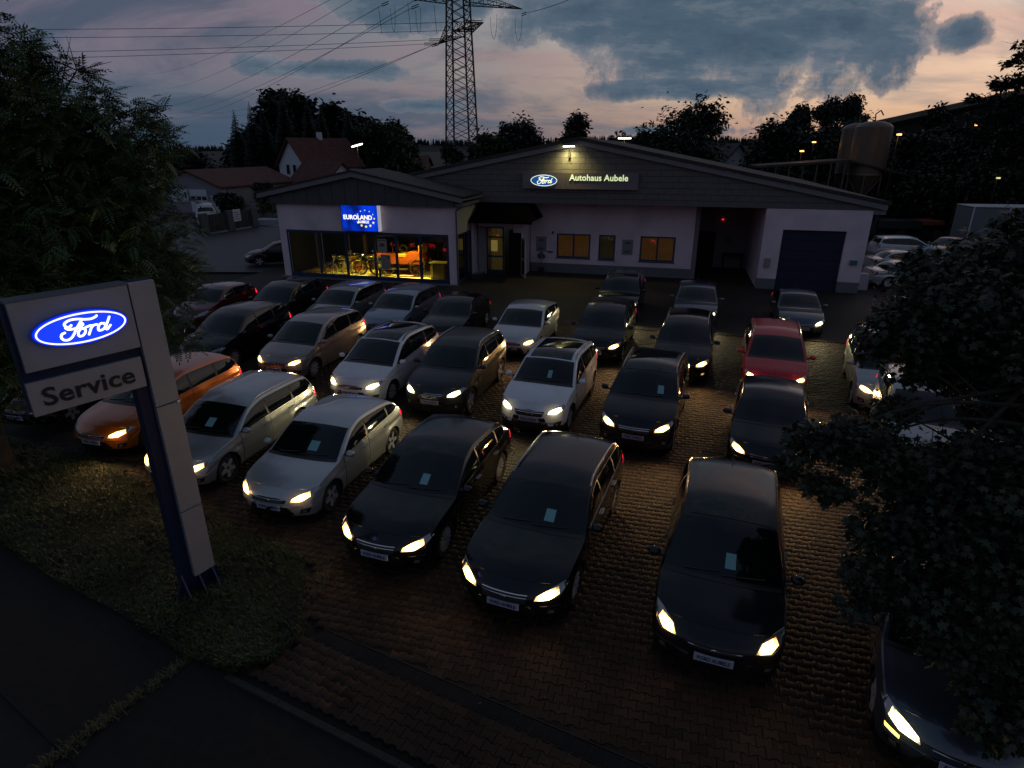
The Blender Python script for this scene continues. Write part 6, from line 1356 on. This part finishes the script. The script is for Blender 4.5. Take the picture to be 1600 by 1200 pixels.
hall = thing('industrial_hall', 'long dark hall with a rising roof line on the slope right of the silos', 'hall', (at_y(1380, 250, 84).x, 84, 0), R(-4)); MB().prism([(0, 0), (26, 0), (26, 15.2), (0, 9.6)], 0, 10).build('wall', mat('hall_wall', (.02, .016, .015), .9), hall); MB().prism([(-.3, 9.6), (26.3, 15.3), (26.3, 15.7), (-.3, 10.0)], -.5, 10.5).build('roof', mat('hall_roof', (.012, .011, .012), .9, spec=.1), hall)
# rooftop shed line
sh = thing('loading_shed', 'open sided shed with pale posts behind the right roof slope', 'shed', (at_y(1185, 262, 58).x, 58, 0), R(-10))
MB().prism([(0, 5.35), (7.6, 5.9), (7.6, 6.1), (0, 5.55)], 0, 5).build('roof', mat('shed_roof', (.05, .042, .036), .8), sh)
for i in range(7): MB().box((.3 + i * 1.15, .05, 0), (.42 + i * 1.15, .2, 5.4 + .08 * i)).build('post', mat('shed_post', (.09, .075, .06), .8), sh)
MB().prism([(7.5, 5.9), (15, 4.2), (15, 4.35), (7.5, 6.05)], 0, 1.2).build('conveyor', mat('conveyor', (.035, .03, .027), .8), sh)
SILO = mat('silo_fibre', (.12, .088, .062), .45, .1, noise=.12, nscale=1.5); STEEL = mat('galv', (.16, .15, .14), .5, .7)
def silo(label, u, Y, r, zt):
    p = at_y(u, 225, Y); t = thing('feed_silo', label, 'silo', (p.x, Y, 0), 0, 'pair of silos'); b = MB(); zc = zt - 4.1
    b.lathe([(.02, zt + .35), (r * .5, zt + .28), (r * .85, zt + .08), (r, zt - .15), (r * 1.02, zc), ], 28); b.build('drum', SILO, t, 40)
    MB().lathe([(r * 1.03, zc + .1), (r * 1.04, zc - .02), (r, zc - .06)], 28).build('ring', STEEL, t, 30); MB().lathe([(r, zc - .06), (.25, zc - 2.3), (.25, zc - 2.7)], 28).build('hopper_cone', SILO, t, 40)
    for k in range(6):
        a = k * math.pi / 3; x, y = r * math.cos(a), r * math.sin(a); MB().tube((x, y, 0), (x, y, zc), .06, .06, 6).build('leg', STEEL, t)
    b = MB()
    for k in range(6):
        a, c = k * math.pi / 3, (k + 1) * math.pi / 3; b.tube((r * math.cos(a), r * math.sin(a), zc - .2), (r * math.cos(c), r * math.sin(c), zc - 2.2), .03, .03, 5); b.tube((r * math.cos(c), r * math.sin(c), zc - .2), (r * math.cos(a), r * math.sin(a), zc - 2.2), .03, .03, 5)
    b.build('brace', STEEL, t); b = MB(); b.path([(0, 0, zt + .3), (-.1, 0, zt + .9), (.3, 0, zt + 1.2), (.6, 0, zt + .8)], .05, 6); b.path([(r + .1, 0, 0), (r + .1, 0, zt)], .04, 5); b.build('fill_pipe', STEEL, t)
silo('front silo with funnel shaped foot, nearer of the pair', 1361, 58, 1.50, 8.9); silo('rear silo half hidden behind the front one', 1337, 62, 1.36, 8.9)
# lamps
def street_lamp(label, u, v, Y, col, es, e, kind='globe', tilt=0.0, ln=.5):
    p = at_y(u, v, Y); t = thing('street_lamp' if kind != 'wall' else 'wall_lamp', label, 'lamp', (p.x, p.y, 0)); MB().tube((0, .1, 0), (0, .1, p.z), .05, .04, 7).build('pole', DARK, t)
    h = MB(); M = Matrix.Translation((0, 0, p.z)) @ Matrix.Rotation(tilt, 4, 'Y'); h.box((-ln / 2, -.12, .05), (ln / 2, .14, .16), M); hd = h.build('lamp_head', DARK, t)
    l_ = MB(); l_.box((-ln / 2 + .03, -.11, -.06), (ln / 2 - .03, .11, .045), M); l_.build('lamp_glass', mat('lamp_%s' % label[:12].replace(' ', '_'), (1, .8, .5), .3, emit=col, es=es), hd)
    ld = bpy.data.lights.new('lamp_light', 'POINT'); ld.energy = e; ld.color = col; ld.shadow_soft_size = .15; lo = bpy.data.objects.new('lamp_light', ld); COL.objects.link(lo); lo.parent = t; lo.location = (0, -.3, p.z - .25)
street_lamp('slanting white street lamp glowing in front of the green tree', 558, 227, 74, (1, .95, .62), 9, 40, tilt=-.25, ln=1.3)
street_lamp('lit floodlight pair standing just behind the roof ridge', 976, 216, 60, (1, .72, .30), 8, 15, ln=1.2)
street_lamp('orange lamp above the loading shed roof', 1253, 236, 60, (1, .42, .10), 4, 10, ln=.36); street_lamp('orange lamp among the dark trees left of the silos', 1272, 222, 66, (1, .42, .10), 4, 10, ln=.36)
street_lamp('orange lamp right beside the silo tops', 1405, 210, 52, (1, .38, .08), 4, 22, ln=.34); street_lamp('small orange lamp on the dark slope under the pine', 1526, 195, 50, (1, .42, .12), 4, 8, ln=.22); street_lamp('faint yellow lamp low in the dark thicket on the right', 1560, 278, 47, (.8, .8, .3), .9, 2, ln=.22)
# gate wall with sign, van behind
gp0, gp1 = at(322, 366), at(399, 354); d = (gp1 - gp0); ga = math.atan2(d.y, d.x); gl = d.length
gt = thing('street_gate', 'dark sliding gate between concrete posts across the side street', 'gate', gp0, ga)
for x in (0, gl * .5, gl): MB().box((x - .35, -.15, 0), (x + .35, .15, 1.75)).build('post', mat('post_concrete', (.075, .09, .09), .8), gt)
for x0, x1 in ((.36, gl * .5 - .36), (gl * .5 + .36, gl - .36)):
    n = 7
    for i in range(n): a = x0 + (x1 - x0) * i / n; MB().box((a, -.04, .1), (a + (x1 - x0) / n - .05, .04, 1.6)).build('board', mat('gate_board', (.02, .026, .028), .6), gt)
ns = thing('notice_sign', 'white notice sign fixed on the gate post', 'sign', gp0, ga); MB().box((gl * .5 + .25, -.20, .75), (gl * .5 + 1.15, -.155, 1.8)).build('board', WHITEW, ns)
q = MB(); [q.box((gl * .5 + .35, -.206, .9 + k * .2), (gl * .5 + 1.05 - .2 * (k % 2), -.2005, .98 + k * .2)) for k in range(4)]; q.build('print', mat('faint_print', (.2, .22, .25), .6), ns)
MB_ = MB(); wl_ = thing('concrete_wall', 'pale low concrete wall right of the gate', 'wall', at(402, 352), R(8)); MB_.box((0, 0, 0), (6, .3, .5)); MB_.build('wall', CONC, wl_)
# ------------------------------------------------------------------ pylon and cables
def pylon():
    base = at_y(722, 240, 95); base.z = 0; t = thing('power_pylon', 'tall dark lattice power pylon behind the dealership', 'pylon', base, R(24)); IR = mat('pylon_steel', (.035, .036, .038), .6, .4); Ht = 31
    def hw(z): return 2.05 - .032 * z if z < 25 else 1.25 - .05 * (z - 25)
    cs = ((1, 1), (-1, 1), (-1, -1), (1, -1))
    for c in cs: MB().path([(c[0] * hw(z), c[1] * hw(z), z) for z in (0, 8, 16, 25, 31)], .13, 5).build('leg', IR, t)
    zs = []; z = 0
    while z < Ht - .5: zs.append(z); z += max(1.0, hw(z) * .85)
    for i in range(len(zs) - 1):
        z0, z1 = zs[i], zs[i + 1]; a, b_ = hw(z0), hw(z1)
        for k in range(4):
            p, q = cs[k], cs[(k + 1) % 4]; b = MB(); b.tube((p[0] * a, p[1] * a, z0), (q[0] * b_, q[1] * b_, z1), .055, .055, 4, False); b.tube((q[0] * a, q[1] * a, z0), (p[0] * b_, p[1] * b_, z1), .055, .055, 4, False); b.build('lattice_brace', IR, t)
    tips = []
    def arm(z, ln, ax, both=True, hgt=1.4):
        for sg in (1, -1):
            b = MB(); n = 6; w = hw(z)
            def P(k, side, up):
                f = k / n; lateral = side * w * (1 - f) ; x = sg * (w + (ln - w) * f); zz = z + (hgt * (1 - f) if up else .0)
                return (x, lateral, zz) if ax == 'x' else (lateral, x, zz)
            for side in (1, -1):
                b.tube(P(0, side, 0), P(n, side, 0), .07, .06, 4); b.tube(P(0, side, 1), P(n, side, 1), .06, .05, 4)
                for k in range(n): b.tube(P(k, side, 0), P(k + 1, side, 1), .04, .04, 4, False); b.tube(P(k, side, 0), P(k, side, 1), .04, .04, 4, False)
            for k in range(n): b.tube(P(k, 1, 0), P(k + 1, -1, 0), .04, .04, 4, False); b.tube(P(k, -1, 0), P(k + 1, 1, 0), .04, .04, 4, False)
            b.build('cross_arm', IR, t); tips.append((P(n, 1, 0)))
    arm(25.3, 9.6, 'x'); arm(21.6, 9.2, 'y', hgt=1.2)
    # insulator strings
    M = Matrix.Translation(base) @ Matrix.Rotation(R(24), 4, 'Z'); INS = mat('insulator', (.012, .011, .011), .9, spec=.1); CAB = mat('cable', (.03, .03, .033), .5, .6)
    def cable(p, q, sag, label):
        p, q = M @ Vector(p), Vector(q); ins = MB(); d = (q - p).normalized(); 
        for k in range(2): o = Vector((0, 0, .12 * (k * 2 - 1))); ins.tube(M.inverted() @ (p + o), M.inverted() @ (p + d * 2.2 + o), .055, .055, 6)
        ins.build('insulator', INS, t)
        s = p + d * 2.2; n = 26; c = thing('power_cable', label, 'cable', s, 0, 'power cables from the pylon'); pts = []
        for i in range(n + 1): f = i / n; w = s.lerp(q, f); w.z -= sag * 4 * f * (1 - f); pts.append(w - s)
        MB().path(pts, .034, 4).build('conductor', CAB, c)
    # nearly level pair runs to the left, others fall away to the far left
    for i, (v, lo, lab) in enumerate(((32, (0, -8.9, 21.7), 'topmost nearly level cable crossing the left sky'), (45, (0, -6.0, 21.2), 'second nearly level cable from the top'), (69, (0, 6.5, 21.8), 'third nearly level cable from the top'), (79, (0, 9.0, 21.6), 'lowest of the nearly level cables'))):
        q = at_y(0, v, 88); e = M @ Vector(lo); f = e + (q - e) * 2.2; cable(lo, f, 1.0, lab)
    for i, ((u, v), lo, lab) in enumerate((((222, 164), (-9.5, 0, 24.6), 'outermost slanting cable from the left arm tip'), ((236, 176), (-5.5, 0, 24.6), 'slanting cable from the middle of the left arm'), ((260, 184), (-5.0, 0, 25.6), 'slanting cable falling to the spruces'), ((200, 116), (-5.0, 0, 30.6), 'steep thin cable leaving the top edge'), ((230, 140), (-3.0, 0, 31.0), 'second steep cable leaving the top edge'), ((300, 180), (0, 5, 21.6), 'lower slanting cable from the lower arm'), ((280, 172), (0, 9.2, 21.6), 'lower slanting cable ending behind the dark trees'))):
        q = at_y(u, v, 420); cable(lo, q, 5.0, lab)
    e = at_y(1010, -60, 60); cable((9.5, 0, 24.6), e, .5, 'cable rising to the upper right from the right arm tip')
    b = MB()
    for x, y, z in ((-9.0, 0, 24.5), (-5.6, 0, 24.5), (9.0, 0, 24.5), (5.2, 0, 24.5)): b.path(catmull([(x, -1.2, z - .3), (x, -.9, z - 2.2), (x, 0, z - 3.2), (x, .9, z - 2.2), (x, 1.2, z - .3)], 4), .026, 4)
    for x, z0, z1 in ((-7.5, 24.4, 21), (-4.0, 24.4, 21.2), (-11.3, 23.6, 20.6)): b.tube((x, -2, z0), (x + .2, -2, z1), .03, .03, 4)
    b.build('jumper_loop', IR, t)
pylon()
# ------------------------------------------------------------------ vehicles beyond the lot
def back_car(body, px, heading, **k):
    p = at(*px); P = dict(loc=(p.x, p.y, 0), yaw=R(heading)); return make_car(body=body, near=k.pop('near', 1), beam=k.pop('beam', 'off'), plate=False, **P, **k)
back_car('sedan', (1416, 447), -8, label='silver saloon parked side on right of the workshop corner, tail to the wall', cat='car', paint_mat=BRIGHTSILVER, wheel='cover', tail=False, group='cars parked beside the workshop')
back_car('sedan', (1410, 427), -8, label='second pale saloon behind the silver one beside the workshop', cat='car', paint_mat=SILVER, wheel='cover', group='cars parked beside the workshop')
back_car('estate', (1412, 403), -10, label='pale estate car farthest back beside the workshop corner', cat='car', paint_mat=WHITE, wheel='cover', group='cars parked beside the workshop')
back_car('hatch', (1480, 405), -150, label='dark car on the yard behind the leaves right of the workshop', cat='car', paint_mat=MIDBLUE, wheel='five', group='cars parked beside the workshop')
back_car('hatch', (1555, 440), -140, label='grey car mostly hidden by the right tree near the pale container', cat='car', paint_mat=GREYGREEN, wheel='five', group='cars parked beside the workshop')
back_car('hatch', (440, 411), 200, label='black car at the left corner of the showroom by the side street', cat='car', paint_mat=BLACK, wheel='five', group=None)
back_car('van', (326, 352), 115, label='white transporter roof showing over the street gate', cat='van', paint_mat=WHITE, wheel='five', near=1)
p = at(1400, 372); fb = thing('flatbed_truck', 'dark flatbed truck with a red side board in the shade behind the workshop', 'truck', p, R(-6))
MB().prism([(-3.6, .5), (-2.2, .5), (-2.2, 2.2), (-3.0, 2.2), (-3.6, 1.3)], -1, 1).build('cab', mat('truck_dark', (.02, .022, .025), .4), fb); MB().prism([(-3.25, 1.4), (-2.95, 2.05), (-2.4, 2.05), (-2.4, 1.4)], -1.02, -1.005).build('window', GLASS, fb)
MB().box((-2.1, -1.1, .9), (1.2, 1.1, 1.5)).build('bed', MATS['truck_dark'], fb); MB().box((1.25, -1.12, 1.2), (2.9, 1.1, 1.5)).build('side_board', mat('board_red', (.16, .03, .015), .6), fb)
for x in (-2.9, -.2, 2.6):
    for y in (-1.0, .8): MB().lathe([(0, -.12), (.40, -.12), (.42, 0), (.40, .12), (0, .12)], 18, Matrix.Translation((x, y + .1, .42)) @ Matrix.Rotation(math.pi / 2, 4, 'X')).build('wheel', RUBBER, fb)
p = at(1545, 392); ct = thing('box_trailer', 'pale translucent box trailer behind the right hand tree', 'trailer', p, R(-10)); TR = mat('trailer_skin', (.15, .17, .18), .5)
MB().box((-2.3, -1.2, .7), (-.02, 1.2, 3.1)).build('box_panel', TR, ct); MB().box((.02, -1.2, .7), (2.3, 1.2, 3.1)).build('box_panel', TR, ct); b = MB(); [b.box((x, -1.24, .65), (x + .08, -1.205, 3.15)) for x in (-2.32, -.04, 2.26)]; b.box((-2.32, -1.24, 3.16), (2.34, 1.24, 3.2)); b.build('corner_rail', WHITEW, ct)
for x in (-1.2, 1.2): MB().lathe([(0, -.12), (.36, -.12), (.38, 0), (.36, .12), (0, .12)], 18, Matrix.Translation((x, -.9, .38)) @ Matrix.Rotation(math.pi / 2, 4, 'X')).build('wheel', RUBBER, ct)
# low white block by the workshop corner, bench on the lot
p = at(1345, 452); wb = thing('white_block', 'small pale block standing at the workshop corner beside the silver saloon', 'block', p, TH); MB().prism([(-.25, 0), (.25, 0), (.22, .85), (-.22, .85)], -.2, .2).build('block', WFRAME, wb)
